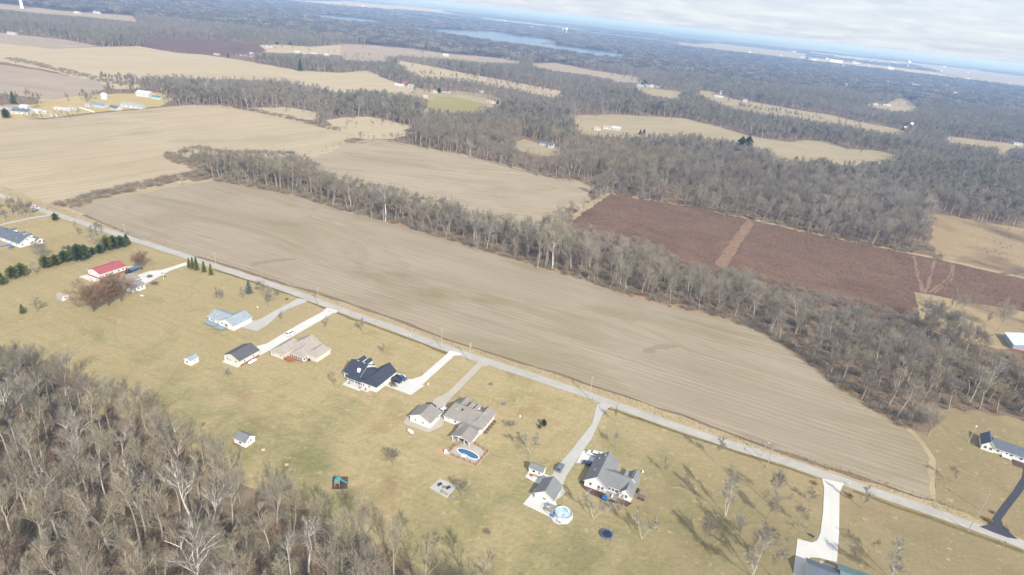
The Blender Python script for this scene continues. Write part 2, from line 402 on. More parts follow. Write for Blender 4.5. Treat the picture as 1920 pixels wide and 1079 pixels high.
G10 = [(745, 158), (800, 168), (860, 171), (935, 180), (945, 193), (913, 195), (847, 182), (800, 182), (770, 176)]
G11 = [(967, 267), (983, 261), (1003, 267), (1052, 277), (1050, 283), (1020, 285), (973, 274)]
L1 = [(0, 88), (100, 92), (187, 88), (260, 87), (333, 100), (383, 103), (450, 113), (517, 125), (560, 133), (640, 137), (690, 133), (713, 143), (747, 157), (783, 167), (767, 175), (707, 168), (640, 168), (533, 146), (433, 142), (267, 141), (258, 157), (213, 157), (187, 148), (93, 125), (20, 112), (0, 111)]
L1b = [(0, 70), (123, 75), (187, 87), (100, 92), (0, 89)]
L2 = [(0, 119), (67, 131), (133, 144), (190, 153), (200, 167), (160, 178), (100, 188), (70, 184), (0, 182)]
L3 = [(78, 185), (150, 178), (240, 176), (300, 174), (325, 186), (300, 200), (183, 211), (83, 222), (0, 230), (0, 200), (70, 196)]
L4 = [(263, 68), (333, 72), (417, 78), (483, 83), (500, 96), (467, 99), (383, 100), (317, 90), (267, 85)]
L5 = [(455, 86), (517, 84), (580, 88), (640, 84), (640, 104), (560, 101), (500, 99)]
L6 = [(457, 203), (533, 201), (600, 212), (590, 219), (530, 215)]
L7 = [(610, 226), (640, 221), (690, 219), (740, 229), (778, 238), (740, 248), (690, 249), (640, 244)]
L8 = [(0, 12), (60, 14), (110, 20), (250, 30), (262, 42), (150, 31), (60, 24), (0, 22)]
FF1 = [(540, 1), (640, 3), (740, 11), (830, 19), (838, 24), (720, 18), (600, 9)]
FF2 = [(900, 33), (1000, 44), (1100, 56), (1104, 59), (1000, 48), (905, 37)]
FF3 = [(1560, 103), (1640, 113), (1700, 120), (1700, 123), (1640, 117), (1560, 107)]
LAKE = [(763, 50), (827, 55), (893, 58), (930, 60), (973, 67), (1023, 72), (1048, 79), (1010, 82), (1057, 86), (1097, 92), (1140, 97), (1173, 102), (1178, 108), (1123, 105), (1057, 95), (1007, 87), (940, 79), (873, 68), (807, 57)]
LAKE2 = [(585, 26), (640, 31), (707, 38), (717, 43), (640, 38), (590, 31)]
ROAD = [(-60, 345), (0, 367), (67, 391), (133, 412), (233, 444), (333, 476), (400, 499), (500, 531), (567, 555), (633, 580), (707, 605), (790, 636), (857, 661), (923, 682), (1007, 709), (1057, 726), (1107, 743), (1173, 767), (1273, 802), (1380, 838), (1480, 868), (1547, 892), (1613, 914), (1680, 937), (1747, 960), (1813, 984), (1880, 1008), (1940, 1031), (2060, 1074)]
WOODA = [(-400, 560), (-100, 632), (0, 643), (50, 648), (117, 670), (150, 693), (187, 713), (233, 720), (283, 738), (327, 760), (367, 797), (417, 825), (457, 846), (490, 872), (500, 886), (567, 908), (617, 930), (640, 955), (673, 952), (723, 984), (783, 1005), (807, 1019), (853, 1039), (907, 1050), (973, 1075), (1060, 1130), (1060, 1500), (-400, 1500)]
LAWNR = [(1700, 805), (1740, 812), (1762, 770), (1780, 765), (1833, 770), (1863, 780), (1890, 780), (1920, 790), (2040, 820), (2060, 1074), (1920, 1023), (1749, 958), (1749, 937), (1750, 887), (1745, 860), (1727, 830)]
LAWN = [(x, y + 1) for x, y in ROAD] + [(2300, 1500), (-500, 1500), (-500, 350)]
HEDGEL = [(0, 348), (108, 384), (132, 391), (0, 345)]

S = sheet
for _p in (F2, F6, L1, L1b, L2, L3, L8):
    _p[:] = [(x - 250 if x <= 0 else x + 220 if 1915 <= x <= 1935 else x, y + (-34 if x <= 0 and _p is not L3 else 34 if 1915 <= x <= 1935 else 0)) for x, y in _p]
VERGEP = [(x, y - 2) for x, y in ROAD] + [(1749, 940), (1647, 909), (1547, 879), (1447, 845), (1380, 820), (1280, 781), (1180, 748), (1100, 723), (1040, 701), (940, 671), (840, 640), (740, 601), (640, 566), (500, 525), (400, 492), (333, 476), (260, 449), (187, 418), (108, 386), (0, 350)]
fm1 = field_mat('harvested_field', (.290, .236, .168), (.370, .308, .226), (.215, .170, .115), rows((640, 563), (1280, 777)), drill=1.7, gamt=.7)
S('field', F1, .02, fm1, 8, .6)
fm2 = field_mat('harvested_field_west', (.375, .30, .195), (.455, .375, .26), (.275, .215, .14), rows((300, 270), (520, 245)), .01, .2, .4, drill=4)
S('field', F2, .02, fm2, 10, .8)
S('field', F3, .02, field_mat('harvested_field_middle', (.335, .268, .185), (.405, .335, .245), (.24, .19, .125), rows((700, 300), (900, 322)), .01, .25, .45, drill=4, gamt=.5), 8, .8)
DAMP = field_mat('damp_soil', (.245, .198, .138), (.305, .25, .18), (.20, .158, .105), rows((640, 563), (1280, 777)), drill=1.7, gamt=.8)
S('damp_patch', [(1205, 656), (1225, 648), (1250, 645), (1275, 650), (1262, 655), (1240, 656), (1222, 663), (1208, 662)], .026, DAMP, 1.5, .7)
S('damp_patch', [(465, 495), (490, 490), (520, 486), (560, 484), (540, 489), (505, 493), (480, 498)], .026, DAMP, 1.5, .7)
S('field', F4, .03, MAT['maroon'], 8, .7)
S('clearing', F5, .10, dirt_mat('dry_yard_grass', (.31, .235, .135), (.40, .31, .19), .06, (.2, .15, .09)), 6, 1)
S('clearing', F6, .02, dirt_mat('dry_clearing_grass', (.30, .225, .13), (.37, .28, .165), .04, (.15, .105, .075)), 8, 1.5)
past = field_mat('pale_pasture', (.32, .265, .165), (.40, .335, .22), (.24, .195, .115), rows((1100, 220), (1300, 230)), .01, .05, .3)
for p in (G1, G5, G6, G7, G11, G10, G8): S('pasture', p, .04, past, 15, 1.5)
tanf = field_mat('straw_field', (.40, .325, .21), (.47, .39, .265), (.32, .26, .17), rows((100, 150), (500, 150)), .006, .06, .3, gamt=.1)
for p in (L1, G2, L6, L7, L5): S('field', p, .04, tanf, 15, 1.5)
greyf = field_mat('grey_stubble_field', (.33, .265, .2), (.40, .33, .255), (.24, .19, .145), rows((0, 140), (170, 165)), .006, .07, .4)
for p in (L1b, L2, G3, G4, L8): S('field', p, .05, greyf, 15, 1.5)
S('pasture', L3, .03, dirt_mat('farmyard_grass', (.40, .31, .15), (.48, .38, .2), .03), 10, 1)
S('field', L4, .05, dirt_mat('dark_red_plough', (.135, .088, .070), (.18, .122, .094), .02), 15, 1)
S('pasture', G9, .05, field_mat('winter_green_field', (.27, .24, .09), (.34, .29, .12), (.2, .18, .07), rows((820, 195), (900, 198)), .01, .1, .3), 10, 1)
for p in (FF1, FF2, FF3): S('field', p, .35, tanf, 60, 8)
S('lake', LAKE, .20, MAT['lake'], 30, 4); S('lake', LAKE2, .20, MAT['lake'], 30, 4)
# each field really runs on behind the tree tops that hide its near edge
for i, (p, d) in enumerate(((F2, 46), (F3, 38), (F4, 34), (G1, 45), (G2, 60), (G3, 60), (G4, 60), (G5, 60), (G6, 60), (G7, 50), (G8, 60), (G9, 50), (G10, 40), (G11, 25), (L1, 50), (L4, 60), (L6, 25), (L7, 40), (F6, 20))):
    m_ = {0: fm2, 1: bpy.data.materials['harvested_field_middle'], 2: MAT['maroon']}.get(i) or (bpy.data.materials['dark_red_plough'] if p is L4 else greyf if p in (G3, G4) else past if p in (G1, G5, G6, G7, G11, G10, G8) else bpy.data.materials['winter_green_field'] if p is G9 else bpy.data.materials['dry_clearing_grass'] if p is F6 else tanf)
    w = [at(*q)[:2] for q in p]; sheet('field', [a * (1 - d / np.hypot(*a)) for a in w], -.12 + i * .0008, m_, 12, 2.0, world=True)
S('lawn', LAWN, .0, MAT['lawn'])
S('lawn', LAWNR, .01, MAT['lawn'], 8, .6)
# leaf litter of the near wood lies under its crowns, well inside the visible crown edge
WOODFLOOR = [(x - 6, y + 62) for x, y in WOODA[1:-2]] + [(1000, 1500), (-500, 1500), (-500, 700)]
S('woodland_floor', WOODFLOOR, .04, MAT['litter'], 4, 1.6)
S('grass_verge', [(x, y - 2) for x, y in ROAD] + [(1749, 940), (1720, 934), (1647, 909), (1547, 879), (1447, 845), (1380, 820), (1280, 781), (1180, 748), (1100, 723), (1040, 701), (940, 671), (840, 640), (740, 601), (640, 566), (500, 525), (400, 492), (333, 476), (260, 449), (187, 418), (108, 386), (0, 350)], .05, MAT['verge'], 5, .4)
strip('field_margin', [(405, 336), (480, 350), (560, 365), (640, 391), (763, 424), (827, 444), (890, 462), (933, 474), (973, 487), (1040, 506), (1100, 523), (1173, 550), (1279, 576), (1340, 588), (1407, 611), (1467, 641), (1507, 667), (1557, 707), (1613, 747), (1663, 780), (1702, 803)], 7, .06, MAT['margin'], jit=1.0)
strip('field_margin', [(1066, 413), (1140, 362), (1280, 384), (1403, 410), (1513, 435), (1613, 456), (1713, 476), (1780, 490), (1920, 522), (1990, 540)], 6, .06, MAT['verge'], jit=.8)
strip('field_margin', [(640, 275), (707, 260), (790, 277), (873, 292), (957, 313), (1040, 333), (1117, 347)], 5, .06, MAT['verge'], jit=.8)
strip('field_margin', [(132, 390), (150, 380), (300, 354), (405, 336)], 7, .06, MAT['verge'], jit=1)
strip('field_margin', [(410, 197), (500, 214), (567, 229), (627, 244), (668, 255)], 7, .06, MAT['verge'], jit=1)
strip('field_margin', [(1702, 804), (1728, 830), (1746, 860), (1750, 887), (1750, 937)], 1.8, .06, MAT['verge'], jit=.5)
for ln, w in (([(1408, 414), (1385, 448), (1362, 480), (1350, 500)], 8), ([(1713, 480), (1720, 512), (1729, 549)], 2.4), ([(1752, 488), (1745, 520), (1734, 549)], 1.8), ([(1784, 494), (1778, 522), (1742, 549)], 1.2), ([(1790, 495), (1784, 524), (1750, 550)], 1.2)):
    strip('dirt_track', ln, w, .08 + ln[0][0] * 2e-5, MAT['track'], jit=.5)
strip('dirt_track', [(1040, 241), (1062, 232), (1083, 225)], 5, .16, MAT['verge'])
strip('dirt_track', [(815, 178), (850, 182), (885, 189), (918, 197), (940, 203)], 5, .165, MAT['verge'])
strip('dirt_track', [(0, 352), (30, 362), (62, 375)], 4, .03, dirt_mat('dark_ditch', (.15, .11, .075), (.2, .15, .1), .2), jit=.4)
strip('road', ROAD, 5.1, .10, MAT['road'], jit=.12)
strip('ditch', [(400, 505), (500, 538), (567, 561), (640, 590), (707, 613), (790, 645), (840, 665)], 1.6, .012, dirt_mat('ditch_grass', (.17, .13, .05), (.24, .19, .08), .3), jit=.3)
strip('ditch', [(1130, 762), (1273, 812), (1380, 848), (1480, 879), (1530, 897)], 1.6, .012, bpy.data.materials['ditch_grass'], jit=.3)
strip('ditch', [(1600, 921), (1680, 950), (1747, 973), (1813, 997), (1920, 1036)], 1.8, .012, bpy.data.materials['ditch_grass'], jit=.3)
# drives
S('driveway', [(349, 492), (353, 497), (318, 509), (296, 521), (283, 528), (262, 538), (255, 527), (256, 517), (280, 509), (302, 507), (325, 500)], .13, MAT['conc'])
S('driveway', [(560, 560), (572, 563), (577, 566), (562, 572), (540, 580), (523, 590), (512, 601), (499, 612), (482, 622), (470, 619), (448, 613), (465, 600), (478, 602), (492, 597), (512, 585), (535, 573)], .13, MAT['gravel'])
S('driveway', [(612, 578), (622, 580), (633, 583), (632, 587), (625, 588), (596, 605), (540, 637), (500, 661), (487, 668), (481, 650), (500, 645), (560, 609), (605, 585)], .14, MAT['conc'])
S('driveway', [(843, 658), (855, 660), (866, 664), (864, 667), (852, 668), (792, 722), (796, 724), (770, 742), (717, 722), (740, 700), (760, 704), (763, 712), (775, 711), (790, 706), (838, 664)], .14, MAT['conc'])
S('driveway', [(897, 677), (905, 679), (919, 683), (914, 687), (904, 688), (848, 745), (838, 756), (832, 773), (836, 779), (830, 800), (806, 811), (798, 811), (758, 796), (757, 791), (785, 762), (809, 759), (815, 748), (828, 742), (840, 736), (893, 683)], .14, MAT['conc2'])
S('driveway', [(1119, 759), (1133, 756), (1148, 760), (1140, 767), (1130, 777), (1110, 822), (1094, 845), (1079, 868), (1062, 893), (1055, 912), (1060, 924), (1050, 935), (1020, 940), (1000, 925), (1024, 893), (1035, 892), (1040, 880), (1065, 852), (1076, 838), (1110, 795)], .14, MAT['gravel'])
S('driveway', [(1093, 846), (1130, 848), (1125, 872), (1080, 869)], .15, MAT['conc'])
S('driveway', [(1541, 898), (1582, 907), (1574, 925), (1573, 1000), (1569, 1055), (1535, 1047), (1520, 1046), (1512, 1052), (1508, 1085), (1486, 1085), (1495, 1011), (1522, 1018), (1532, 1014), (1538, 1000), (1543, 960), (1545, 915)], .14, MAT['conc'])
S('driveway', [(1850, 985), (1862, 972), (1875, 953), (1900, 921), (1916, 896), (1920, 876), (1935, 878), (1932, 898), (1915, 925), (1890, 957), (1877, 975), (1880, 985), (1892, 998), (1908, 1012), (1890, 1009), (1862, 999), (1836, 988)], .14, MAT['asphalt'])
S('driveway', [(100, 402), (97, 405), (60, 411), (0, 424), (-60, 435), (-60, 431), (0, 421), (60, 408)], .13, MAT['gravel'])
S('pavement', [(980, 946), (1006, 915), (1035, 930), (1046, 950), (1052, 972), (1046, 980), (1030, 970)], .13, MAT['conc'])
S('pavement', [(984, 895), (992, 884), (1022, 890), (1030, 893), (1018, 912), (1003, 906)], .135, MAT['conc'])
S('pavement', [(805, 915), (825, 898), (858, 911), (838, 935)], .05, MAT['gravel'])
S('play_mat', [(624, 894), (653, 894), (651, 917), (622, 918)], .05, MAT['mulch'])
S('garden_bed', [(928, 770), (938, 779), (918, 800), (905, 812), (896, 808), (915, 790)], .02, MAT['sand'], 2, .2)
S('garden_bed', [(1088, 911), (1096, 908), (1135, 925), (1145, 930), (1165, 934), (1185, 944), (1176, 951), (1160, 945), (1130, 938), (1100, 922)], .02, MAT['mulch'], 2, .2)
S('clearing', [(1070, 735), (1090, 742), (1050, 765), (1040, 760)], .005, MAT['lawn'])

# ------------------------------------------------------------------ haze over the plain
if True:
    hb = MB().box(-G - 2000, G + 2000, -4000, G + 2000, -1.2, CAM_H + 6).build('haze', [])
    hm = bpy.data.materials.new('haze'); hm.use_nodes = True; t = hm.node_tree; t.nodes.clear()
    pv = t.nodes.new('ShaderNodeVolumePrincipled'); out = t.nodes.new('ShaderNodeOutputMaterial'); t.links.new(pv.outputs[0], out.inputs['Volume'])
    pv.inputs['Color'].default_value = (.24, .46, .90, 1); pv.inputs['Absorption Color'].default_value = (.72, .72, .72, 1); pv.inputs['Density'].default_value = .000165; pv.inputs['Anisotropy'].default_value = 0
    hb.data.materials.append(hm); tag(hb, None, None, None, 'stuff')

# ------------------------------------------------------------------ trees: bare crowns of real twigs
BARK = {
    'grey': bark_mat('grey_bark', (0.259, 0.22, 0.174), (0.44, 0.385, 0.319), .6, False),
    'white': bark_mat('white_bark', (.50, .47, .41), (.68, .655, .60), .4, False),
    'twig': bark_mat('twig_bark', (0.315, 0.266, 0.181), (0.504, 0.445, 0.319), .5),
    'greytwig': bark_mat('grey_twig_bark', (0.351, 0.309, 0.241), (0.546, 0.49, 0.397), .5),
    'dark': bark_mat('dark_twig_bark', (0.264, 0.242, 0.181), (0.416, 0.384, 0.295), .6),
    'darkgrey': bark_mat('dark_grey_twig_bark', (0.299, 0.271, 0.222), (0.455, 0.412, 0.343), .6),
    'darkred': bark_mat('dark_red_twig_bark', (0.266, 0.245, 0.182), (0.401, 0.378, 0.289), .6),
    'oak': bark_mat('oak_twig_bark', (.155, .138, .12), (.245, .22, .195), .6),  # cloud shade over the distant woods, put into a darker twig colour
    'pale': bark_mat('pale_twig_bark', (.34, .30, .24), (.50, .46, .39), .4),
    'lighttwig': bark_mat('light_twig_bark', (0.385, 0.339, 0.235), (0.567, 0.517, 0.379), .5),
    'red': bark_mat('reddish_twig_bark', (0.272, 0.233, 0.188), (0.393, 0.353, 0.289), .4),
    'tan': bark_mat('tan_twig_bark', (.36, .25, .16), (.46, .34, .23), .4),
}
def unit(a): return a / np.maximum(np.linalg.norm(a, axis=-1, keepdims=True), 1e-9)
class Tree:
    """grows polylines level by level; arrays only"""
    def __init__(s, seed): s.r = np.random.RandomState(seed); s.V = []; s.F = []; s.MI = []; s.k = 0
    def child(s, P, L, n, t0, t1, a0, a1, lf0, lf1, up=.25, m=3, taper=True):
        r = s.r; N, k, _ = P.shape
        idx = np.repeat(np.arange(N), n); T = r.uniform(t0, t1, N * n)
        x = T * (k - 1); i = np.minimum(x.astype(int), k - 2); f = (x - i)[:, None]
        A = P[idx, i]; B = P[idx, i + 1]; st = A * (1 - f) + B * f; d = unit(B - A)
        rnd = unit(r.randn(N * n, 3)); side = unit(np.cross(d, rnd)); ang = r.uniform(a0, a1, N * n)[:, None]
        nd = unit(d * np.cos(ang) + side * np.sin(ang) + np.array([0, 0, up]) * r.uniform(.4, 1.2, (N * n, 1)))
        ln = L[idx] * r.uniform(lf0, lf1, N * n) * ((1.15 - .65 * T) if taper else 1)
        Q = np.zeros((N * n, m, 3)); Q[:, 0] = st
        for j in range(1, m):
            nd = unit(nd + r.randn(N * n, 3) * .11 + np.array([0, 0, .06]))
            Q[:, j] = Q[:, j - 1] + nd * (ln / (m - 1))[:, None]
        return Q, ln
    def ribbons(s, P, w0, w1, mi):
        N, k, _ = P.shape; d = unit(P[:, -1] - P[:, 0]); side = unit(np.cross(d, unit(s.r.randn(N, 3))))
        w = np.linspace(w0, w1, k)
        V = np.zeros((N, k, 2, 3))
        for j in range(k):
            V[:, j, 0] = P[:, j] + side * w[j] / 2; V[:, j, 1] = P[:, j] - side * w[j] / 2
        b = s.k + np.arange(N)[:, None] * (k * 2)
        for j in range(k - 1):
            a = b + j * 2
            q = np.concatenate([a, a + 1, a + 3, a + 2], 1); s.F.append(q); s.MI.append(np.full(N, mi))
        s.V.append(V.reshape(-1, 3)); s.k += N * k * 2
    def prisms(s, P, r0, r1, n, mi):
        N, k, _ = P.shape; d = unit(P[:, -1] - P[:, 0]); e = unit(np.cross(d, np.array([.31, .77, .1]))); g = np.cross(d, e)
        r0 = np.broadcast_to(np.asarray(r0, float), (N,)); r1 = np.broadcast_to(np.asarray(r1, float), (N,))
        V = np.zeros((N, k, n, 3))
        for j in range(k):
            rr = (r0 + (r1 - r0) * j / (k - 1))[:, None]
            for i in range(n):
                a = 2 * math.pi * i / n
                V[:, j, i] = P[:, j] + (e * math.cos(a) + g * math.sin(a)) * rr
        b = s.k + np.arange(N)[:, None] * (k * n)
        for j in range(k - 1):
            for i in range(n):
                i2 = (i + 1) % n; o = b + j * n
                s.F.append(np.concatenate([o + i, o + i2, o + n + i2, o + n + i], 1)); s.MI.append(np.full(N, mi))
        s.V.append(V.reshape(-1, 3)); s.k += N * k * n
    def mesh(s, name, mats, only=None):
        V = np.concatenate(s.V); F = np.concatenate(s.F); MI = np.concatenate(s.MI)
        if only is not None:
            F = F[np.isin(MI, only)]; u, inv = np.unique(F, return_inverse=True); V = V[u]; F = inv.reshape(F.shape); MI = np.zeros(len(F), int)
        me = bpy.data.meshes.new(name); me.vertices.add(len(V)); me.vertices.foreach_set('co', V.astype(np.float32).ravel())
        me.loops.add(F.size); me.loops.foreach_set('vertex_index', F.astype(np.int32).ravel())
        me.polygons.add(len(F)); me.polygons.foreach_set('loop_start', np.arange(0, F.size, 4, dtype=np.int32))
        for m in mats: me.materials.append(m)
        me.polygons.foreach_set('material_index', MI.astype(np.int32)); me.update(calc_edges=True); return me

def grow(seed, H=1.0, cb=.35, spread=.3, lean=.05, nl=9, n2=6, n3=6, n4=5, tr=.016, la0=.6, la1=1.05, up=.3, stems=1, tw=.0016, lod=0, vase=False, limb=.30):
    """a tree of height 1 (scaled by the object); mi 0 = trunk and limbs, 1 = crown of branches and twigs"""
    T = Tree(seed); r = T.r
    trunks = []
    for q in range(stems):
        p = [np.array([0, 0, 0.]) + (r.randn(3) * .012 * (stems > 1)) * np.array([1, 1, 0])]; d = unit(np.array([r.randn() * lean, r.randn() * lean, 1]) + (np.array([math.cos(q * 6.28 / stems + 1), math.sin(q * 6.28 / stems + 1), 0]) * r.uniform(.15, .4) if stems > 1 else 0))
        nseg = 7; top = .93 if not vase else .62
        for j in range(nseg):
            d = unit(d + r.randn(3) * np.array([.07, .07, .02]) + np.array([0, 0, .05])); p.append(p[-1] + d * top / nseg)
        trunks.append(p)
    P0 = np.array(trunks); sd_ = 5 if lod == 0 else (4 if lod == 1 else 3)
    rt = tr / math.sqrt(stems)
    T.prisms(P0, rt * (1 if lod < 2 else 1.3), rt * .12, sd_, 0)
    L0 = np.full(stems, 1.0)
    P1, L1_ = T.child(P0, L0, nl, cb, .96, la0, la1, spread * .75, spread * 1.25, up, 5)
    if lod < 2: T.prisms(P1, rt * limb * (L1_ / spread), rt * .06, 3, 0)
    else: T.ribbons(P1, rt * .9, rt * .2, 0)
    P2, L2_ = T.child(P1, L1_, n2, .15, 1.0, .3, .72, .45, .8, up * .6, 4 if lod == 0 else 3)
    T.ribbons(P2, tw * 3.2, tw * 1.4, 1 if lod else 0)
    P3, L3_ = T.child(P2, L2_, n3, .15, 1.0, .28, .68, .5, .85, up * .5, 3 if lod < 2 else 2)
    T.ribbons(P3, tw * 1.8, tw * (.8 if n4 else .6), 1)
    if n4:
        P4, L4_ = T.child(P3, L3_, n4, .1, 1.0, .22, .62, .55, 1.0, up * .4, 2)
        T.ribbons(P4, tw * 1.15, tw * .4, 1)
    zm = max(float(v[:, 2].max()) for v in T.V)
    for v in T.V: v[:, 2] /= zm
    return T

VAR = {}   # kind -> list of (trunk mesh, crown mesh) sharing data between copies
def variants(kind, n, bark, twig, **k):
    L = []
    for i in range(n):
        kk = dict(k)
        T = grow(len(VAR) * 37 + i * 11 + 5, **kk); tg = twig if isinstance(twig, str) else twig[i % len(twig)]
        L.append((T.mesh(kind + '_trunk', [BARK[bark]], [0]), T.mesh(kind + '_crown', [BARK[tg]], [1])))
    VAR[kind] = L
variants('forest', 9, 'grey', ('twig', 'lighttwig', 'lighttwig'), cb=.40, spread=.30, nl=11, n2=6, n3=5, n4=4, tw=.0016, la0=.32, la1=.75)
variants('greyforest', 6, 'grey', ('greytwig', 'lighttwig'), cb=.26, spread=.36, nl=12, n2=6, n3=5, n4=4, tw=.0016, la0=.28, la1=.7, vase=True)
variants('sycamore', 5, 'white', 'pale', cb=.34, spread=.36, nl=9, n2=6, n3=5, n4=4, tr=.017, tw=.0021, la0=.45, la1=1.0, lean=.10, limb=.26)
variants('yard', 5, 'grey', 'greytwig', cb=.20, spread=.32, nl=13, n2=6, n3=5, n4=5, tr=.012, tw=.0025, la0=.4, la1=.85)
variants('yardred', 3, 'grey', 'red', cb=.14, spread=.42, nl=14, n2=7, n3=6, n4=5, tr=.015, tw=.0024, la0=.45, la1=1.0)
variants('willow', 3, 'tan', 'tan', cb=.1, spread=.5, nl=9, n2=7, n3=6, n4=5, tr=.024, tw=.0024, stems=5, la0=.35, la1=.9)
variants('birch', 2, 'white', 'pale', cb=.2, spread=.34, nl=11, n2=6, n3=5, n4=4, tr=.012, tw=.0032, stems=2, la0=.35, la1=.8)
variants('broad', 2, 'grey', 'greytwig', cb=.12, spread=.62, nl=11, n2=7, n3=6, n4=5, tr=.020, tw=.0028, la0=.5, la1=1.05, vase=True)

def bare_tree(kind, x, y, h, label, group=None, w=1.0, var=None, rz=None, cat='tree'):
    vs = VAR[kind]; tm, cm = vs[(var if var is not None else rs.randint(len(vs))) % len(vs)]
    root = thing('bare_tree', label, cat, (x, y, 0), rs.uniform(0, 6.28) if rz is None else rz, group)
    root.scale = (float(h * w), float(h * w), float(h))
    for nm, me in (('trunk', tm), ('crown', cm)):
        o = link(bpy.data.objects.new(nm, me)); o.parent = root
    return root

# ------------------------------------------------------------------ stuff by geometry nodes
def proto_collection(name, meshes):
    col = bpy.data.collections.new(name)
    for i, me in enumerate(meshes):
        col.objects.link(bpy.data.objects.new('%s_%02d' % (name, i), me))
    return col
def scatter(name, pts, rot, scl, idx, col, label=None):
    """one object whose points carry rotation, scale and pick; geometry nodes stand an instance on each"""
    me = bpy.data.meshes.new(name); me.vertices.add(len(pts)); me.vertices.foreach_set('co', np.asarray(pts, np.float32).ravel())
    a = me.attributes.new('turn', 'FLOAT', 'POINT'); a.data.foreach_set('value', np.asarray(rot, np.float32))
    a = me.attributes.new('size', 'FLOAT_VECTOR', 'POINT'); a.data.foreach_set('vector', np.asarray(scl, np.float32).ravel())
    a = me.attributes.new('pick', 'INT', 'POINT'); a.data.foreach_set('value', np.asarray(idx, np.int32))
    o = link(bpy.data.objects.new(name, me))
    g = bpy.data.node_groups.new(name, 'GeometryNodeTree')
    g.interface.new_socket('Geometry', in_out='INPUT', socket_type='NodeSocketGeometry'); g.interface.new_socket('Geometry', in_out='OUTPUT', socket_type='NodeSocketGeometry')
    N = g.nodes.new; Lk = g.links.new
    gi = N('NodeGroupInput'); go = N('NodeGroupOutput'); ip = N('GeometryNodeInstanceOnPoints'); ci = N('GeometryNodeCollectionInfo')
    ci.inputs['Collection'].default_value = col; ci.inputs['Separate Children'].default_value = True; ci.inputs['Reset Children'].default_value = True
    def attr(nm, t):
        n = N('GeometryNodeInputNamedAttribute'); n.data_type = t; n.inputs['Name'].default_value = nm; return n.outputs[0]
    cb = N('ShaderNodeCombineXYZ'); Lk(attr('turn', 'FLOAT'), cb.inputs[2])
    Lk(gi.outputs[0], ip.inputs['Points']); Lk(ci.outputs[0], ip.inputs['Instance']); ip.inputs['Pick Instance'].default_value = True
    Lk(attr('pick', 'INT'), ip.inputs['Instance Index']); Lk(cb.outputs[0], ip.inputs['Rotation']); Lk(attr('size', 'FLOAT_VECTOR'), ip.inputs['Scale'])
    Lk(ip.outputs[0], go.inputs[0])
    md = o.modifiers.new('scatter', 'NODES'); md.node_group = g
    return tag(o, label, None, None, 'stuff')

def joined(seed, bark, twig, **k):
    return grow(seed, **k).mesh('wood_tree', [BARK[bark], BARK[twig]])
MID = [joined(300 + i, 'grey', ('twig', 'greytwig', 'twig', 'greytwig', 'red', 'darkgrey', 'dark', 'red')[i], cb=(.40, .24)[i % 2], spread=.36, nl=10, n2=6, n3=5, n4=3, tw=.0020, la0=.3, la1=.8, lod=1, vase=i % 2 == 1) for i in range(8)]
MID += [joined(340 + i, 'white', 'pale', cb=.34, spread=.36, nl=9, n2=6, n3=5, n4=3, tr=.013, tw=.0023, la0=.4, la1=.9, lod=1, limb=.22) for i in range(2)]
FAR = [joined(360 + i, 'grey', ('dark', 'darkgrey', 'dark', 'darkgrey', 'darkred', 'darkgrey')[i], cb=.32, spread=.33, nl=9, n2=5, n3=6, n4=0, tw=.0065, la0=.3, la1=.8, lod=2, vase=i % 2 == 0) for i in range(6)]
FAR += [joined(380, 'white', 'pale', cb=.34, spread=.33, nl=9, n2=5, n3=5, n4=0, tw=.008, tr=.012, lod=2, la0=.4, la1=.9)]
def clump(seed):
    r = np.random.RandomState(seed); T = Tree(seed); pts = []
    for i in range(16):
        pts.append((r.uniform(-17, 17), r.uniform(-17, 17), r.uniform(12, 20)))
    for x, y, h in pts:
        n = 46; u = unit(r.randn(n, 3)); u[:, 2] = np.abs(u[:, 2]) * 1.0
        c = np.array([x, y, h * .55]); rad = np.array([h * .3, h * .3, h * .45])
        a = c + u * rad * r.uniform(.25, .8, (n, 1)); b = a + unit(u + np.array([0, 0, .6]) + r.randn(n, 3) * .4) * h * .16
        T.ribbons(np.stack([a, b], 1), .85, .45, 0)
    return T.mesh('wood_clump', [BARK['pale' if seed == 407 else ('oak', 'oak', 'dark')[seed % 3]]])
CLUMP = [clump(400 + i) for i in range(6)] + [clump(407)]
def shrub_mesh(seed, mat, n=46, up=.8, w=.03, spread=.75, blades=3):
    r = np.random.RandomState(seed); T = Tree(seed)
    st = np.concatenate([r.randn(n, 2) * .18, np.zeros((n, 1))], 1); d = unit(np.concatenate([r.randn(n, 2) * spread, np.full((n, 1), up)], 1))
    P = np.zeros((n, 3, 3)); P[:, 0] = st
    for j in (1, 2):
        d = unit(d + r.randn(n, 3) * .18); P[:, j] = P[:, j - 1] + d * .42
    T.ribbons(P, w, w * .6, 0)
    Q, L = T.child(P, np.full(n, .8), blades, .25, 1, .3, .9, .35, .7, .2, 2); T.ribbons(Q, w * .7, w * .3, 0)
    return T.mesh('shrub', [mat])
SHRUB = [shrub_mesh(500 + i, BARK[('twig', 'greytwig', 'red', 'twig', 'tan')[i]]) for i in range(5)]
STRAW = bark_mat('dry_grass', (.43, .345, .215), (.57, .48, .33), .4); RUST = bark_mat('rusty_weed', (.27, .155, .085), (.40, .26, .15), .5)
TUFT = [shrub_mesh(520 + i, STRAW if i < 3 else RUST, 26, 1.6, .05, .55, 1) for i in range(5)]

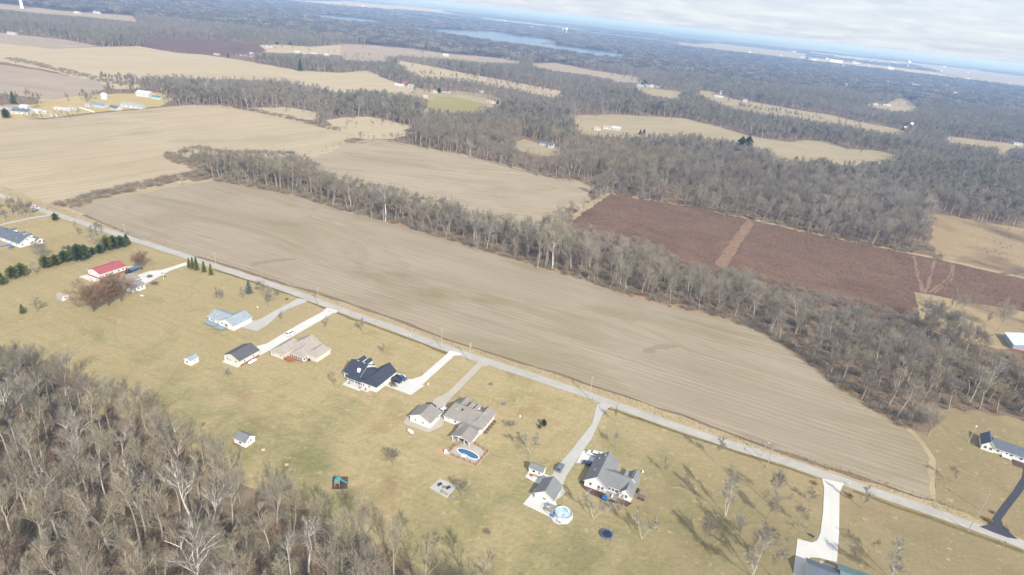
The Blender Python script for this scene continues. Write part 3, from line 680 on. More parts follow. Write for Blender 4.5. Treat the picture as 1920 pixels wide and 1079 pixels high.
# ------------------------------------------------------------------ where trees stand
OPEN = [F1, F2, F3, F4, F5, F6, G1, G2, G3, G4, G5, G6, G7, G8, G9, G10, G11, L1, L1b, L2, L3, L4, L5, L6, L7, L8, LAKE, LAKE2, LAWNR, LAWN, VERGEP, FF1, FF2, FF3]
OPEN = [np.array(p, float) for p in OPEN]
THIN_HEDGE = [(100, 396), (108, 384), (180, 359), (300, 335), (378, 316), (398, 338), (300, 357), (150, 383), (132, 392)]
def grid(y0, y1, step, ang=38.5):
    ys = np.arange(y0, y1, step); X = []; Y = []
    for y in ys:
        h = y * math.tan(R(ang)) * 1.12 + 60; n = int(2 * h / step)
        X.append(np.linspace(-h, h, n)); Y.append(np.full(n, y))
    X = np.concatenate(X); Y = np.concatenate(Y)
    return X + rs.uniform(-.5, .5, X.size) * step, Y + rs.uniform(-.5, .5, X.size) * step
def blocked(X, Y, h, frac=.8):
    f = frac + np.clip((Y - 350) / 900, 0, .18)
    pts = [proj(np.stack([X, Y, h * f * q], 1)) for q in (0, .2, .4, .6, .8, 1)]; bx, by = pts[0]
    bad = np.zeros(X.shape, bool); jx, jy = rs.randn(X.size) * 3.5, rs.randn(X.size) * np.clip(1200 / Y, .6, 2.6)   # ragged wood edges
    pts = [(a + jx, b + jy) for a, b in pts]
    for p in OPEN:
        lo = p.min(0) - 2; hi = p.max(0) + 2
        for a, b in pts:
            m = (a > lo[0]) & (a < hi[0]) & (b > lo[1]) & (b < hi[1]) & ~bad
            i = np.nonzero(m)[0]; bad[i[inside(a[i], b[i], p)]] = True
    bad |= inside(bx, by, THIN_HEDGE)
    return bad, bx, by
X, Y = grid(150, 2100, 8.0)
X_, Y_ = grid(150, 720, 8.6); low_n = X_.size; X = np.concatenate([X, X_]); Y = np.concatenate([Y, Y_])
h = (rs.normal(19.5, 3.4, X.size) + np.clip((900 - Y) / 400, 0, 1) * 3.5).clip(9, 31)
bad, bx, by = blocked(X, Y, h)
vis = (bx > -160) & (bx < 2080)
h[-low_n:] = rs.uniform(6, 12.5, low_n); h *= np.where((X > 60) & (Y < 420), .84, 1)
hl = h * .55; bad2, _, _ = blocked(X, Y, hl); h = np.where(bad & ~bad2, hl, h); bad &= bad2   # low growth where a tall tree would hide the field
gap = np.sin(X * .041 + 2.1 * np.sin(Y * .023)) * np.sin(Y * .037 + 1.7 * np.sin(X * .029)) > .62; bad |= gap & (Y > 430) & (rs.uniform(0, 1, X.size) < .8)
h *= .82 + .30 * (.5 + .5 * np.sin(X * .017 + np.sin(Y * .013) * 2) * np.sin(Y * .015))
k = ~bad & vis; MX, MY, MH = X[k], Y[k], h[k]
# near wood at the lower left
xs = rs.uniform(-230, 40, 5200); ys_ = rs.uniform(40, 260, 5200); hh = rs.normal(21, 4, 5200).clip(10, 30)
bx, by = proj(np.stack([xs, ys_, 0 * xs], 1)); tx, ty = proj(np.stack([xs, ys_, hh * .8], 1))
ok = inside(tx, ty, WOODA) & (inside(bx, by, WOODA) | (by > 1079)) & (bx > -300) & (ty < 1180)
NX, NY, NH = [], [], []
for x, y, q in zip(xs[ok], ys_[ok], hh[ok]):
    if all((x - a) ** 2 + (y - b) ** 2 > 5.6 ** 2 for a, b in zip(NX, NY)): NX.append(x); NY.append(y); NH.append(q)
NX, NY, NH = map(np.array, (NX, NY, NH))

# ------------------------------------------------------------------ yard trees, one by one: kind, foot, row of the top, width, label
YT = [
 ('birch', 993, 852, 806, .9, 'pale birch on the lawn behind the small grey roofed shed'),
 ('yard', 1154, 793, 758, .7, 'slim bare tree beside the mouth of the gravel drive'),
 ('yard', 1154, 841, 804, .8, 'slim bare tree on the lawn behind the two parked cars'),
 ('yardred', 737, 874, 836, 1.0, 'dark reddish bare tree alone on the lawn below the propane tank'),
 ('yardred', 866, 932, 896, .9, 'purple brown bare tree at the corner of the stone patio'),
 ('yardred', 958, 806, 786, 1.2, 'low dark bare tree right of the house with the fenced pool'),
 ('birch', 1113, 975, 930, 1.0, 'pale bare tree between the round pool and the white house'),
 ('yard', 1157, 967, 925, 1.0, 'grey bare tree in the mulch bed of the white house'),
 ('birch', 1203, 1012, 962, .8, 'pale upright bare tree right of the trampoline'),
 ('yard', 1245, 887, 858, .9, 'small bare tree right of the white house with two dormers'),
 ('yard', 1340, 866, 812, .9, 'tall bare tree by the roadside, leftmost of the grove at lower right'),
 ('birch', 1360, 968, 893, .8, 'tall pale forked bare tree in the grove left of the concrete drive'),
 ('yard', 1438, 974, 915, .9, 'grey bare tree in the middle of the grove left of the concrete drive'),
 ('yardred', 1443, 945, 880, .8, 'brownish bare tree in the grove, nearer the road than its neighbours'),
 ('yardred', 1498, 986, 950, 1.1, 'dark spreading bare tree close to the left edge of the concrete drive'),
 ('yardred', 1518, 941, 914, 1.0, 'small dark bare tree beside the top of the concrete drive'),
 ('yard', 1615, 953, 908, 1.0, 'bare tree by the road right of the concrete drive'),
 ('yardred', 1320, 1018, 968, .9, 'pinkish bare tree at the left of the grove near the bottom'),
 ('birch', 1410, 1082, 1008, .9, 'pale silvery bare tree at the bottom edge of the grove'),
 ('yard', 1445, 1079, 1018, .9, 'thin bare tree at the bottom edge, right of the silvery one'),
 ('yard', 1472, 1023, 1000, .8, 'little bare sapling near the bend of the concrete drive'),
 ('yard', 1385, 1015, 955, 1.0, 'bushy bare tree in the thick of the grove'),
 ('yardred', 1420, 1040, 980, 1.0, 'brown bushy bare tree in the lower part of the grove'),
 ('yard', 1595, 1052, 1016, 1.0, 'grey bare tree right of the concrete drive near the green roof'),
 ('yard', 1634, 1036, 1010, 1.0, 'dark small bare tree on the lawn above the green roof'),
 ('birch', 1670, 1086, 1026, 1.0, 'clump of white stemmed birches at the bottom right'),
 ('broad', 1740, 818, 766, .8, 'broad dark bare tree standing free at the edge of the right wood'),
 ('broad', 1717, 803, 752, .7, 'second broad bare tree, tucked at the corner of the ploughed field'),
 ('yardred', 1783, 903, 878, 1.2, 'dense reddish bare bush tree on the slope right of the field'),
 ('yard', 147, 443, 413, 1.0, 'fluffy pale bare tree between the road and the conifer row'),
 ('yardred', 184, 468, 417, .9, 'purplish bare tree rising behind the conifer row'),
 ('yardred', 77, 487, 452, 1.5, 'wide brown bare tree below the white house at the left edge'),
 ('willow', 264, 506, 470, .9, 'tan twiggy bare tree beside the blue canopy'),
 ('willow', 176, 584, 524, 1.25, 'large tan multi stemmed bare tree in front of the grey roofed house'),
 ('willow', 204, 574, 524, 1.1, 'middle one of the three large tan bare trees by the grey roofed house'),
 ('willow', 228, 566, 512, 1.1, 'rightmost large tan bare tree, against the grey roofed house wall'),
 ('yard', 68, 588, 551, 1.3, 'grey rounded bare tree right of the small dark evergreen'),
 ('yardred', 412, 566, 536, .9, 'small brown bare tree on the lawn above the pale blue roofed house'),
 ('yard', 455, 563, 536, .9, 'small bare tree left of the blue spruce'),
 ('yard', 503, 576, 532, 1.0, 'bare tree right of the blue spruce'),
 ('yardred', 491, 554, 526, 1.1, 'brown bare tree close behind the blue spruce by the road'),
 ('yardred', 520, 558, 541, 1.2, 'low reddish bare tree beside the road near the spruce'),
 ('yard', 528, 604, 580, .9, 'thin bare tree between the curved drive and the straight one'),
 ('yard', 612, 618, 590, .9, 'small bare tree right of the straight concrete drive'),
 ('yard', 428, 711, 684, 1.1, 'small bare tree in front of the dark roofed garage'),
 ('yard', 682, 626, 590, .8, 'upright bare tree on the lawn beside the road'),
 ('yard', 722, 666, 640, .9, 'small pale bare tree behind the navy roofed house'),
 ('yard', 628, 726, 696, 1.0, 'bare tree left of the navy roofed house'),
 ('broad', 1783, 594, 540, .6, 'grey bare tree in the yard by the rock pile'),
 ('broad', 1872, 621, 562, .7, 'large forked bare tree in front of the white metal building'),
 ('yard', 1847, 611, 582, .7, 'slim bare tree between the rock pile and the forked tree'),
 ('yard', 42, 205, 178, 1.2, 'bare tree among the roofs of the left farmstead'),
 ('yard', 60, 204, 176, 1.4, 'rounded bare tree behind the left farmstead'),
 ('yard', 170, 195, 172, 1.0, 'bare tree beside the grey grain bin'),
]
for kd, px, py, ty, w, lb in YT:
    p = at(px, py); bare_tree(kd, p[0], p[1], tall(px, py, ty), lb, 'bare trees standing in the yards', w)

SY = [(272, 976, 862, 'white trunked sycamore with twin stems in the middle of the near wood'), (232, 880, 786, 'white forked sycamore standing high near the back of the near wood'),
      (338, 884, 786, 'pale tall sycamore near the edge of the wood, below the shed'), (200, 936, 852, 'slim white sycamore left of the twin stemmed one'),
      (147, 916, 846, 'leaning white sycamore at the left of the near wood'), (362, 990, 860, 'broad branched white sycamore right of the twin stemmed one'),
      (390, 1026, 908, 'white sycamore with zigzag limbs low in the near wood'), (580, 1078, 952, 'white fan crowned sycamore at the bottom, rightmost of its kind'),
      (545, 1085, 1000, 'crooked white sycamore at the bottom edge of the wood'), (107, 1084, 996, 'white sycamore at the bottom left of the wood'),
      (37, 850, 718, 'tall pale sycamore at the left edge of the picture')]
for i, (px, py, ty, lb) in enumerate(SY):
    p = at(px, py); bare_tree('sycamore', p[0], p[1], tall(px, py, ty), lb, 'white sycamores of the near wood', .9, i)
    d = (NX - p[0]) ** 2 + (NY - p[1]) ** 2; kk = d > 4.5 ** 2; NX, NY, NH = NX[kk], NY[kk], NH[kk]
p = at(520, 985); bare_tree('broad', p[0], p[1], tall(520, 985, 884), 'large grey bare tree with a wide fan crown at the wood edge', 'bare trees of the near wood', .62, 0)
d = (NX - p[0]) ** 2 + (NY - p[1]) ** 2; kk = d > 7 ** 2; NX, NY, NH = NX[kk], NY[kk], NH[kk]
kinds = rs.choice(['forest', 'greyforest', 'sycamore'], NX.size, p=[.62, .33, .05])
nearwood = 0
LOOK = {'forest': 'brown twigged upright', 'greyforest': 'grey vase shaped', 'sycamore': 'pale barked'}
def wood_label(kind, x, y, h):
    px, py = proj(np.array([x, y, 0])); tx, ty = proj(np.array([x, y, h * 1.0]))
    col = 'left part' if tx < 200 else 'middle part' if tx < 460 else 'right part' if tx < 720 else 'right tip'
    row = 'along the lawn edge' if not inside(np.array([tx]), np.array([ty - 45.]), WOODA)[0] else 'deep inside' if py < 960 else 'toward the bottom' if py < 1079 else 'foot out of frame'
    size = 'tall' if h > 23 else 'low' if h < 18 else 'mid sized'
    return '%s %s bare tree, near wood, %s %s' % (size, LOOK[kind], col, row)
order = np.argsort(NX ** 2 + NY ** 2)
for j in order[:165]:
    bare_tree(kinds[j], NX[j], NY[j], NH[j], wood_label(kinds[j], NX[j], NY[j], NH[j]), 'bare trees of the near wood', rs.uniform(.85, 1.15)); nearwood += 1
rest = order[165:]
# the largest trees of the strip beyond the big field stand as trees of their own too
ind = max(0, 300 - len(YT) - len(SY) - 1 - nearwood)
dist = np.sqrt(MX ** 2 + MY ** 2 + CAM_H ** 2); px_, py_ = proj(np.stack([MX, MY, 0 * MX], 1))
cand = np.nonzero((px_ > 0) & (px_ < 1915) & (py_ < 1070))[0]; cand = cand[np.argsort(-(MH / dist)[cand])][:ind]
for j in cand:
    kd = ('forest', 'greyforest', 'forest', 'sycamore')[rs.choice(4, p=[.45, .27, .2, .08])]; q = px_[j]; sz = 'tall' if MH[j] > 26 else 'shorter' if MH[j] < 22 else 'medium'
    where = 'beside the left half of the field' if q < 900 else 'below the red field' if q < 1400 else 'at the field bend' if q < 1580 else 'at its right end' if q < 1760 else 'at the picture edge'
    bare_tree(kd, MX[j], MY[j], MH[j], '%s %s bare tree, woodland strip, %s' % (sz, LOOK[kd], where), 'bare trees of the woodland strip', rs.uniform(.85, 1.2))
keep = np.ones(MX.size, bool); keep[cand] = False
MX, MY, MH = MX[keep], MY[keep], MH[keep]
MX = np.concatenate([MX, NX[rest]]); MY = np.concatenate([MY, NY[rest]]); MH = np.concatenate([MH, NH[rest]])

# all further woodland trees: one mass
def cluster(poly, n, h0, h1):
    global MX, MY, MH
    w = np.array([at(*p)[:2] for p in poly]); lo, hi = w.min(0), w.max(0); q = rs.uniform(0, 1, (n * 8, 2)) * (hi - lo) + lo; q = q[inside(q[:, 0], q[:, 1], w)][:n]
    MX = np.concatenate([MX, q[:, 0]]); MY = np.concatenate([MY, q[:, 1]]); MH = np.concatenate([MH, rs.uniform(h0, h1, len(q))])
cluster([(-40, 390), (0, 390), (50, 397), (70, 408), (30, 414), (0, 419), (-40, 425)], 44, 8, 12)
cluster([(-60, 185), (75, 182), (78, 196), (0, 206), (-60, 215)], 26, 8, 15); cluster([(100, 190), (200, 176), (205, 184), (120, 200)], 9, 8, 15); cluster([(40, 218), (150, 208), (150, 222), (60, 230)], 40, 2.5, 5.5); cluster([(205, 168), (300, 160), (330, 182), (300, 180), (240, 177)], 26, 10, 17)
cluster([(1730, 600), (1790, 612), (1830, 640), (1850, 680), (1790, 668), (1725, 630)], 40, 12, 20)
for _q, _n in ((G2, 16), (G3, 14), (G6, 26), (G10, 26), (G8, 8), (G4, 8), (L7, 9), (L6, 9), (G5, 6), (L5, 12), (G1, 5), (L8, 6)): cluster(_q, _n, 7, 15)
for _l in ([(640, 107), (730, 113), (830, 109)], [(787, 140), (873, 146), (960, 161), (1040, 176)], [(850, 172), (905, 180), (940, 190)], [(1380, 200), (1423, 207), (1500, 219), (1613, 241)], [(190, 150), (240, 153), (262, 157)]):
    for _a, _b in zip(_l, _l[1:]): cluster([_a, _b, (_b[0], _b[1] + 4), (_a[0], _a[1] + 4)], 26, 6, 14)
cluster([(1800, 418), (1935, 440), (1935, 500), (1860, 490), (1815, 450)], 70, 1.5, 4.5)
cluster([(300, 178), (330, 186), (350, 196), (310, 200)], 10, 6, 11); cluster([(820, 170), (880, 173), (925, 182), (930, 190), (880, 180)], 16, 2, 4)
ptsX, ptsY, ptsS, ptsI = [], [], [], []
PROTO = MID + FAR + CLUMP
dd = np.hypot(MX, MY); n = MX.size
def stand(X, Y): return .5 + .28 * np.sin(X * .0093 + 1.7 * np.sin(Y * .0061)) + .22 * np.sin(Y * .0117 + 1.3 * np.sin(X * .0078) + 2)
zn = np.clip(stand(MX, MY) + rs.randn(n) * .16, 0, .999)
near_i = np.array([0, 2, 6, 4, 7, 5, 1, 3])[(zn * 8).astype(int)]; far_i = np.array([0, 2, 4, 4, 1, 3, 5, 3])[(zn * 8).astype(int)]
near_i = np.where(rs.uniform(0, 1, n) < .025, 8 + rs.randint(0, 2, n), near_i); far_i = np.where(rs.uniform(0, 1, n) < .03, 6, far_i)
idx = np.where(dd < 800, near_i, 10 + far_i)
sc = np.stack([MH * rs.uniform(.85, 1.3, n), MH * rs.uniform(.85, 1.3, n), MH], 1)
X2, Y2 = grid(2100, 4300, 21); h2 = np.full(X2.size, 15.0); b2, _, _ = blocked(X2, Y2, h2, .8)
# far fields break the woods of the plain
CU, CV = 1150, 900
def cells(X, Y):
    a = R(-22); return np.floor((X * math.cos(a) + Y * math.sin(a)) / CU).astype(int), np.floor((-X * math.sin(a) + Y * math.cos(a)) / CV).astype(int)
def is_field(i, j): return (np.abs(np.sin(i * 12.9898 + j * 78.233) * 43758.5453) % 1) < .30
X3, Y3 = grid(4300, 11000, 40)
d3 = np.hypot(X3, Y3); ci, cj = cells(X3, Y3); f3 = is_field(ci, cj) & (d3 > 5600); k3 = ~f3
FARCELLS = sorted(set(zip(ci[f3].tolist(), cj[f3].tolist())))
b3, _, _ = blocked(X3, Y3, np.full(X3.size, 15.), .5); k3 &= ~b3
k2 = ~b2
XC = np.concatenate([X2[k2], X3[k3]]); YC = np.concatenate([Y2[k2], Y3[k3]])
nC = XC.size; zs = rs.uniform(.8, 1.15, nC); xsz = np.where(YC > 4300, 1.35, .8)
allp = np.concatenate([np.stack([MX, MY, 0 * MX], 1), np.stack([XC, YC, np.zeros(nC)], 1)])
allr = rs.uniform(0, 6.28, len(allp)); alls = np.concatenate([sc, np.stack([xsz, xsz, zs], 1)]); alli = np.concatenate([idx, 17 + rs.choice(7, nC, p=[.155] * 6 + [.07])])
scatter('woodland', allp, allr, alls, alli, proto_collection('wood_source', PROTO), 'leafless grey brown woodland covering the plain beyond the fields')

# brush under the near woods, and dry weeds along the margins
def along(line, width, per_m, off=0):
    out = []
    p = [at(*q)[:2] for q in line]
    for a, b in zip(p, p[1:]):
        L = np.hypot(*(b - a)); nn = np.array([-(b - a)[1], (b - a)[0]]) / L
        m = rs.poisson(L * per_m); t = rs.uniform(0, 1, m)[:, None]
        out.append(a + (b - a) * t + nn * (off + rs.uniform(-.5, .5, (m, 1)) * width))
    return np.concatenate(out)
MARG = [(405, 336), (480, 350), (560, 364), (640, 390), (763, 422), (827, 442), (890, 460), (933, 472), (973, 485), (1040, 504), (1100, 521), (1173, 548), (1279, 574), (1340, 586), (1407, 609), (1467, 638), (1507, 664), (1557, 704), (1613, 743), (1663, 776), (1702, 800)]
bp = [along(MARG, 9, 1.2), along([(118, 388), (180, 368), (240, 354), (300, 342), (380, 324)], 16, 2.4), along([(322, 288), (326, 300), (378, 316), (400, 334)], 14, 1.6), along([(330, 288), (370, 276), (420, 286), (500, 286), (552, 290)], 12, 1), along([(20, 110), (93, 126), (187, 150), (240, 160)], 22, .8),
      along([(410, 196), (500, 212), (567, 227), (640, 245)], 14, .8), along([(1140, 361), (1280, 383), (1403, 408), (1513, 433), (1613, 454), (1713, 474)], 9, .6)]
m = rs.uniform(0, 1, (9000, 2)) * np.array([300, 240]) + np.array([-240, 30]); qx, qy = proj(np.concatenate([m, np.full((9000, 1), 1.0)], 1))
bp.append(m[inside(qx, qy - 45, WOODA) & (qx > -200)][:3600])
m = np.stack([MX, MY], 1)[np.hypot(MX, MY) < 620]; m = np.repeat(m, 3, 0) + rs.randn(len(m) * 3, 2) * 3
b4, _, _ = blocked(m[:, 0], m[:, 1], np.full(len(m), 2.)); bp.append(m[~b4])
bp = np.concatenate(bp); nb = len(bp); s = rs.uniform(1.2, 3.6, nb)
scatter('underbrush', np.concatenate([bp, np.zeros((nb, 1))], 1), rs.uniform(0, 6.28, nb), np.stack([s * 1.2, s * 1.2, s], 1), rs.choice(5, nb), proto_collection('brush_source', SHRUB), 'tangled brown brush under and along the bare woods')
VERGE = [(x, y - 5) for x, y in ROAD]
gp = [along(ROAD[1:-1], 5.0, 6, 6.2), along(ROAD[1:-1], 1.2, .8, -4.2), along([(x, y + 2) for x, y in MARG], 6, 4), along([(1066, 413), (1140, 362), (1280, 384), (1403, 410), (1513, 435), (1613, 456), (1713, 476), (1780, 490), (1920, 522)], 7, 3),
      along([(640, 275), (707, 260), (790, 277), (873, 292), (957, 313), (1040, 333), (1117, 347)], 6, 2), along([(132, 390), (150, 380), (300, 354), (405, 336)], 8, 3), along([(890, 462), (905, 458), (935, 440), (955, 430)], 14, 8)]
gi_ = np.concatenate([rs.choice(5, len(a), p=([.3, .3, .3, .05, .05] if i != 2 else [.12, .12, .12, .32, .32])) for i, a in enumerate(gp)])
gp = np.concatenate(gp); ng = len(gp); s = rs.uniform(.18, .45, ng)
scatter('dry_grass', np.concatenate([gp, np.zeros((ng, 1))], 1), rs.uniform(0, 6.28, ng), np.stack([s * 1.2, s * 1.2, s], 1), gi_, proto_collection('grass_source', TUFT), 'tall dry grass along the road verge and field margins')
# weeds of the rust red field
m = np.array([at(*p)[:2] for p in F4]); lo = m.min(0); hi = m.max(0); q = rs.uniform(0, 1, (26000, 2)) * (hi - lo) + lo; q = q[inside(q[:, 0], q[:, 1], m)]
nq = len(q); s = rs.uniform(.25, .65, nq)
WEED = [shrub_mesh(540 + i, bark_mat('rust_weed_%d' % i, (.18, .115, .080), (.28, .19, .13), .6), 14, 1.3, .06, .6, 1) for i in range(2)]
scatter('weeds', np.concatenate([q, np.zeros((nq, 1))], 1), rs.uniform(0, 6.28, nq), np.stack([s * 1.3, s * 1.3, s], 1), rs.choice(2, nq), proto_collection('weed_source', WEED), 'rust red dead weeds filling the field beyond the woodland strip')
# ------------------------------------------------------------------ buildings
SID = {'white': siding_mat('white_siding', (.80, .79, .76)), 'cream': siding_mat('cream_siding', (.68, .65, .57)), 'tan': siding_mat('tan_siding', (.60, .55, .46)),
       'off': siding_mat('dull_white_siding', (.56, .56, .54)), 'grey': siding_mat('grey_siding', (.42, .44, .46)), 'bluegrey': siding_mat('blue_grey_siding', (.36, .42, .48)), 'red': siding_mat('red_siding', (.42, .07, .06)), 'pblue': siding_mat('pale_blue_siding', (.35, .45, .66))}
ROOF = {'slate': roof_mat('slate_shingles', (.125, .145, .175)), 'navy': roof_mat('navy_shingles', (.052, .060, .085)), 'charcoal': roof_mat('charcoal_shingles', (.115, .115, .125)),
        'grey': roof_mat('grey_shingles', (.215, .215, .22)), 'taupe': roof_mat('taupe_shingles', (.275, .25, .225)), 'light': roof_mat('light_grey_blue_shingles', (.30, .345, .375)),
        'brown': roof_mat('tan_brown_shingles', (.36, .32, .275)), 'red': roof_mat('red_metal', (.37, .10, .11)), 'off': roof_mat('dull_white_metal', (.50, .53, .57)), 'white': roof_mat('white_metal', (.74, .77, .82)), 'teal': roof_mat('teal_shingles', (.13, .21, .21)), 'tanr': roof_mat('tan_shingles', (.40, .33, .25)), 'blue': roof_mat('blue_metal', (.17, .26, .42)), 'green': roof_mat('green_metal', (.05, .22, .2))}
TRIM = plain('white_trim', (.80, .79, .77), .6, .2, .05); GLASS = M('window_glass', .08, .6).color((.03, .04, .055)).m
GDOOR = siding_mat('garage_door_panels', (.72, .70, .66), 2); DECKB = plain('blue_grey_deck_boards', (.25, .31, .36), .8); DECKR = plain('reddish_stained_wood', (.36, .135, .065), .8); DECKG = plain('weathered_wood', (.30, .27, .235), .85)
DARK = plain('dark_metal', (.045, .045, .05), .5, .4); STEEL = plain('galvanised_steel', (.5, .52, .54), .4, .5); WHITEP = plain('white_paint', (.82, .82, .80), .45, .4, .04); RUBBER = plain('black_rubber', (.025, .025, .027), .7); WOODP = plain('grey_pole_wood', (.42, .38, .33), .9)
BRICK = dirt_mat('red_brick', (.27, .12, .085), (.36, .18, .13), 1.5); STONE = dirt_mat('field_stone', (.30, .27, .24), (.42, .39, .35), 1.2); BLUEP = plain('blue_plastic', (.03, .17, .55), .5, .4); BLUE2 = plain('blue_tarp', (.06, .16, .40), .6)

def roof_part(root, gu, u0, u1, v0, v1, h, rz, rm, hip=(0, 0), o=.45, name='roof', th=.2):
    """gu: ridge along local x; hip = (start, end) share of a full hip at each ridge end"""
    if not gu: u0, u1, v0, v1 = v0, v1, u0, u1
    mid = (v0 + v1) / 2; hw = (v1 - v0) / 2; sl = (rz - h) / hw; ze = h - o * sl
    a, b, c, d = u0 - o, u1 + o, v0 - o, v1 + o
    ra, rb = a + hip[0] * (hw + o), b - hip[1] * (hw + o)
    if rb < ra + .1: ra = rb = (ra + rb) / 2
    P = [(a, c, ze), (b, c, ze), (b, d, ze), (a, d, ze), (ra, mid, rz), (rb, mid, rz)]
    F = [(0, 1, 5, 4), (2, 3, 4, 5), (1, 2, 5), (3, 0, 4)]
    keep = [F[0], F[1]] + ([F[2]] if hip[1] else []) + ([F[3]] if hip[0] else [])
    lo = [(x, y, z - th) for x, y, z in P]
    V = P + lo; FF = list(keep) + [tuple(i + 6 for i in f[::-1]) for f in keep]; mi = [0] * len(keep) + [1] * len(keep)
    ring = [0, 1] + ([5] if not hip[1] else []) + [2, 3] + ([4] if not hip[0] else [])
    for i in range(len(ring)):
        p, q = ring[i], ring[(i + 1) % len(ring)]; FF.append((p + 6, q + 6, q, p)); mi.append(1)
    if not gu: V = [(y, x, z) for x, y, z in V]; FF = [f[::-1] for f in FF]
    mb = MB(); mb.v = V; mb.f = FF; mb.mi = mi
    return mb.build(name, [rm, TRIM], root)
def wall_part(root, gu, u0, u1, v0, v1, h, rz, wm, hip=(0, 0), z0=0, name='wall'):
    if not gu: u0, u1, v0, v1 = v0, v1, u0, u1
    m = (v0 + v1) / 2; g = rz - .22
    V = [(u0, v0, z0), (u1, v0, z0), (u1, v1, z0), (u0, v1, z0), (u0, v0, h), (u1, v0, h), (u1, v1, h), (u0, v1, h), (u0, m, g), (u1, m, g)]
    F = [(0, 1, 5, 4), (2, 3, 7, 6), (1, 2, 6, 9, 5) if not hip[1] else (1, 2, 6, 5), (3, 0, 4, 8, 7) if not hip[0] else (3, 0, 4, 7)]
    if not gu: V = [(y, x, z) for x, y, z in V]; F = [f[::-1] for f in F]
    mb = MB(); mb.v = V; mb.f = F; mb.mi = [0] * len(F)
    return mb.build(name, wm, root)
def block(root, ax, u0, u1, v0, v1, h, rz, wm, rm, hip=(0, 0), o=.45, walls=True):
    if walls: wall_part(root, ax == 'u', u0, u1, v0, v1, h, rz, SID[wm], hip)
    return roof_part(root, ax == 'u', u0, u1, v0, v1, h, rz, ROOF[rm], hip, o)
_win = {}
def opening(root, side, at_, along_, z, w, h, kind='window'):
    """side: f (faces -v), b (+v), l (-u), r (+u); at_ = wall plane, along_ = centre along the wall"""
    key = (kind, w, h)
    if key not in _win:
        fr = MB(); t = .1
        if kind == 'window':
            fr.box(-w / 2 - t, w / 2 + t, -.06, 0, -t, 0); fr.box(-w / 2 - t, w / 2 + t, -.06, 0, h, h + t); fr.box(-w / 2 - t, -w / 2, -.06, 0, 0, h); fr.box(w / 2, w / 2 + t, -.06, 0, 0, h); fr.box(-.03, .03, -.05, 0, 0, h)
            a = fr.mesh('window', TRIM); b = MB().box(-w / 2, w / 2, -.03, .0, 0, h).mesh('pane', GLASS)
        elif kind == 'garage_door':
            a = MB(); n = 4
            for i in range(n): a.box(-w / 2, w / 2, -.07, 0, i * h / n + .02, (i + 1) * h / n - .02)
            a = a.mesh('garage_door', GDOOR); b = None
        else:
            fr.box(-w / 2, w / 2, -.06, 0, 0, h); a = fr.mesh('door', TRIM); b = MB().box(-w * .3, w * .3, -.09, -.06, h * .5, h * .9).mesh('pane', GLASS)
        _win[key] = (a, b)
    a, b = _win[key]; o = link(bpy.data.objects.new(kind, a)); o.parent = root
    o.rotation_euler = (0, 0, {'f': 0, 'r': math.pi / 2, 'b': math.pi, 'l': -math.pi / 2}[side])
    o.location = {'f': (along_, at_, z), 'b': (along_, at_, z), 'l': (at_, along_, z), 'r': (at_, along_, z)}[side]
    if b: p = link(bpy.data.objects.new('pane', b)); p.parent = o
    return o
def wins(root, side, at_, lst, z=1.0, w=.9, h=1.2):
    for a in lst: opening(root, side, at_, a, z, w, h)
def dormer(root, u, v0, v1, w, zb, zt, wm, rm, face='b'):
    """small gabled dormer; v0 = face plane, v1 = where it dies into the roof"""
    d = thing_part('dormer', root); m = (u - w / 2, u + w / 2)
    a, b = (v1, v0) if face == 'b' else (v0, v1)
    wall_part(d, False, m[0], m[1], a, b, zb + (zt - zb) * .6, zt, SID[wm], (0, 0), zb - 2.0, 'dormer_wall')
    roof_part(d, False, m[0], m[1], a, b, zb + (zt - zb) * .6, zt, ROOF[rm], (0, 0), .2, 'dormer_roof', .12)
def thing_part(name, root, loc=(0, 0, 0)):
    o = link(bpy.data.objects.new(name, None)); o.parent = root; o.location = loc; o.empty_display_size = .2; return o
def deck(root, u0, u1, v0, v1, z, mat, rail=True, name='deck'):
    d = MB(); n = max(2, int((u1 - u0) / .6))
    for i in range(n): x0 = u0 + (u1 - u0) * i / n; d.box(x0, x0 + (u1 - u0) / n - .03, v0, v1, z - .1, z)
    for x in (u0 + .1, u1 - .1):
        for y in (v0 + .1, v1 - .1): d.box(x - .07, x + .07, y - .07, y + .07, 0, z - .1)
    o = d.build(name, mat, root)
    if rail:
        r = MB()
        for (a, b, c, e) in ((u0, v0, u1, v0), (u0, v0, u0, v1), (u1, v0, u1, v1)):
            L = math.hypot(c - a, e - b); k = max(2, int(L / .5))
            r.tube((a, b, z + .95), (c, e, z + .95), .05, 4); r.tube((a, b, z + .2), (c, e, z + .2), .03, 4)
            for i in range(k + 1): x = a + (c - a) * i / k; y = b + (e - b) * i / k; r.tube((x, y, z), (x, y, z + .95), .035, 4)
        r.build('railing', mat, root)
    return o
A22 = R(-22)
def site(px, py, name, label, cat, ang=A22, group=None):
    p = at(px, py); return thing(name, label, cat, (p[0], p[1], 0), ang, group)
def pipe(root, u, v, z, h=.6, r=.12): MB().cyl(u, v, z, z + h, r, r, 8).build('vent_pipe', TRIM, root)

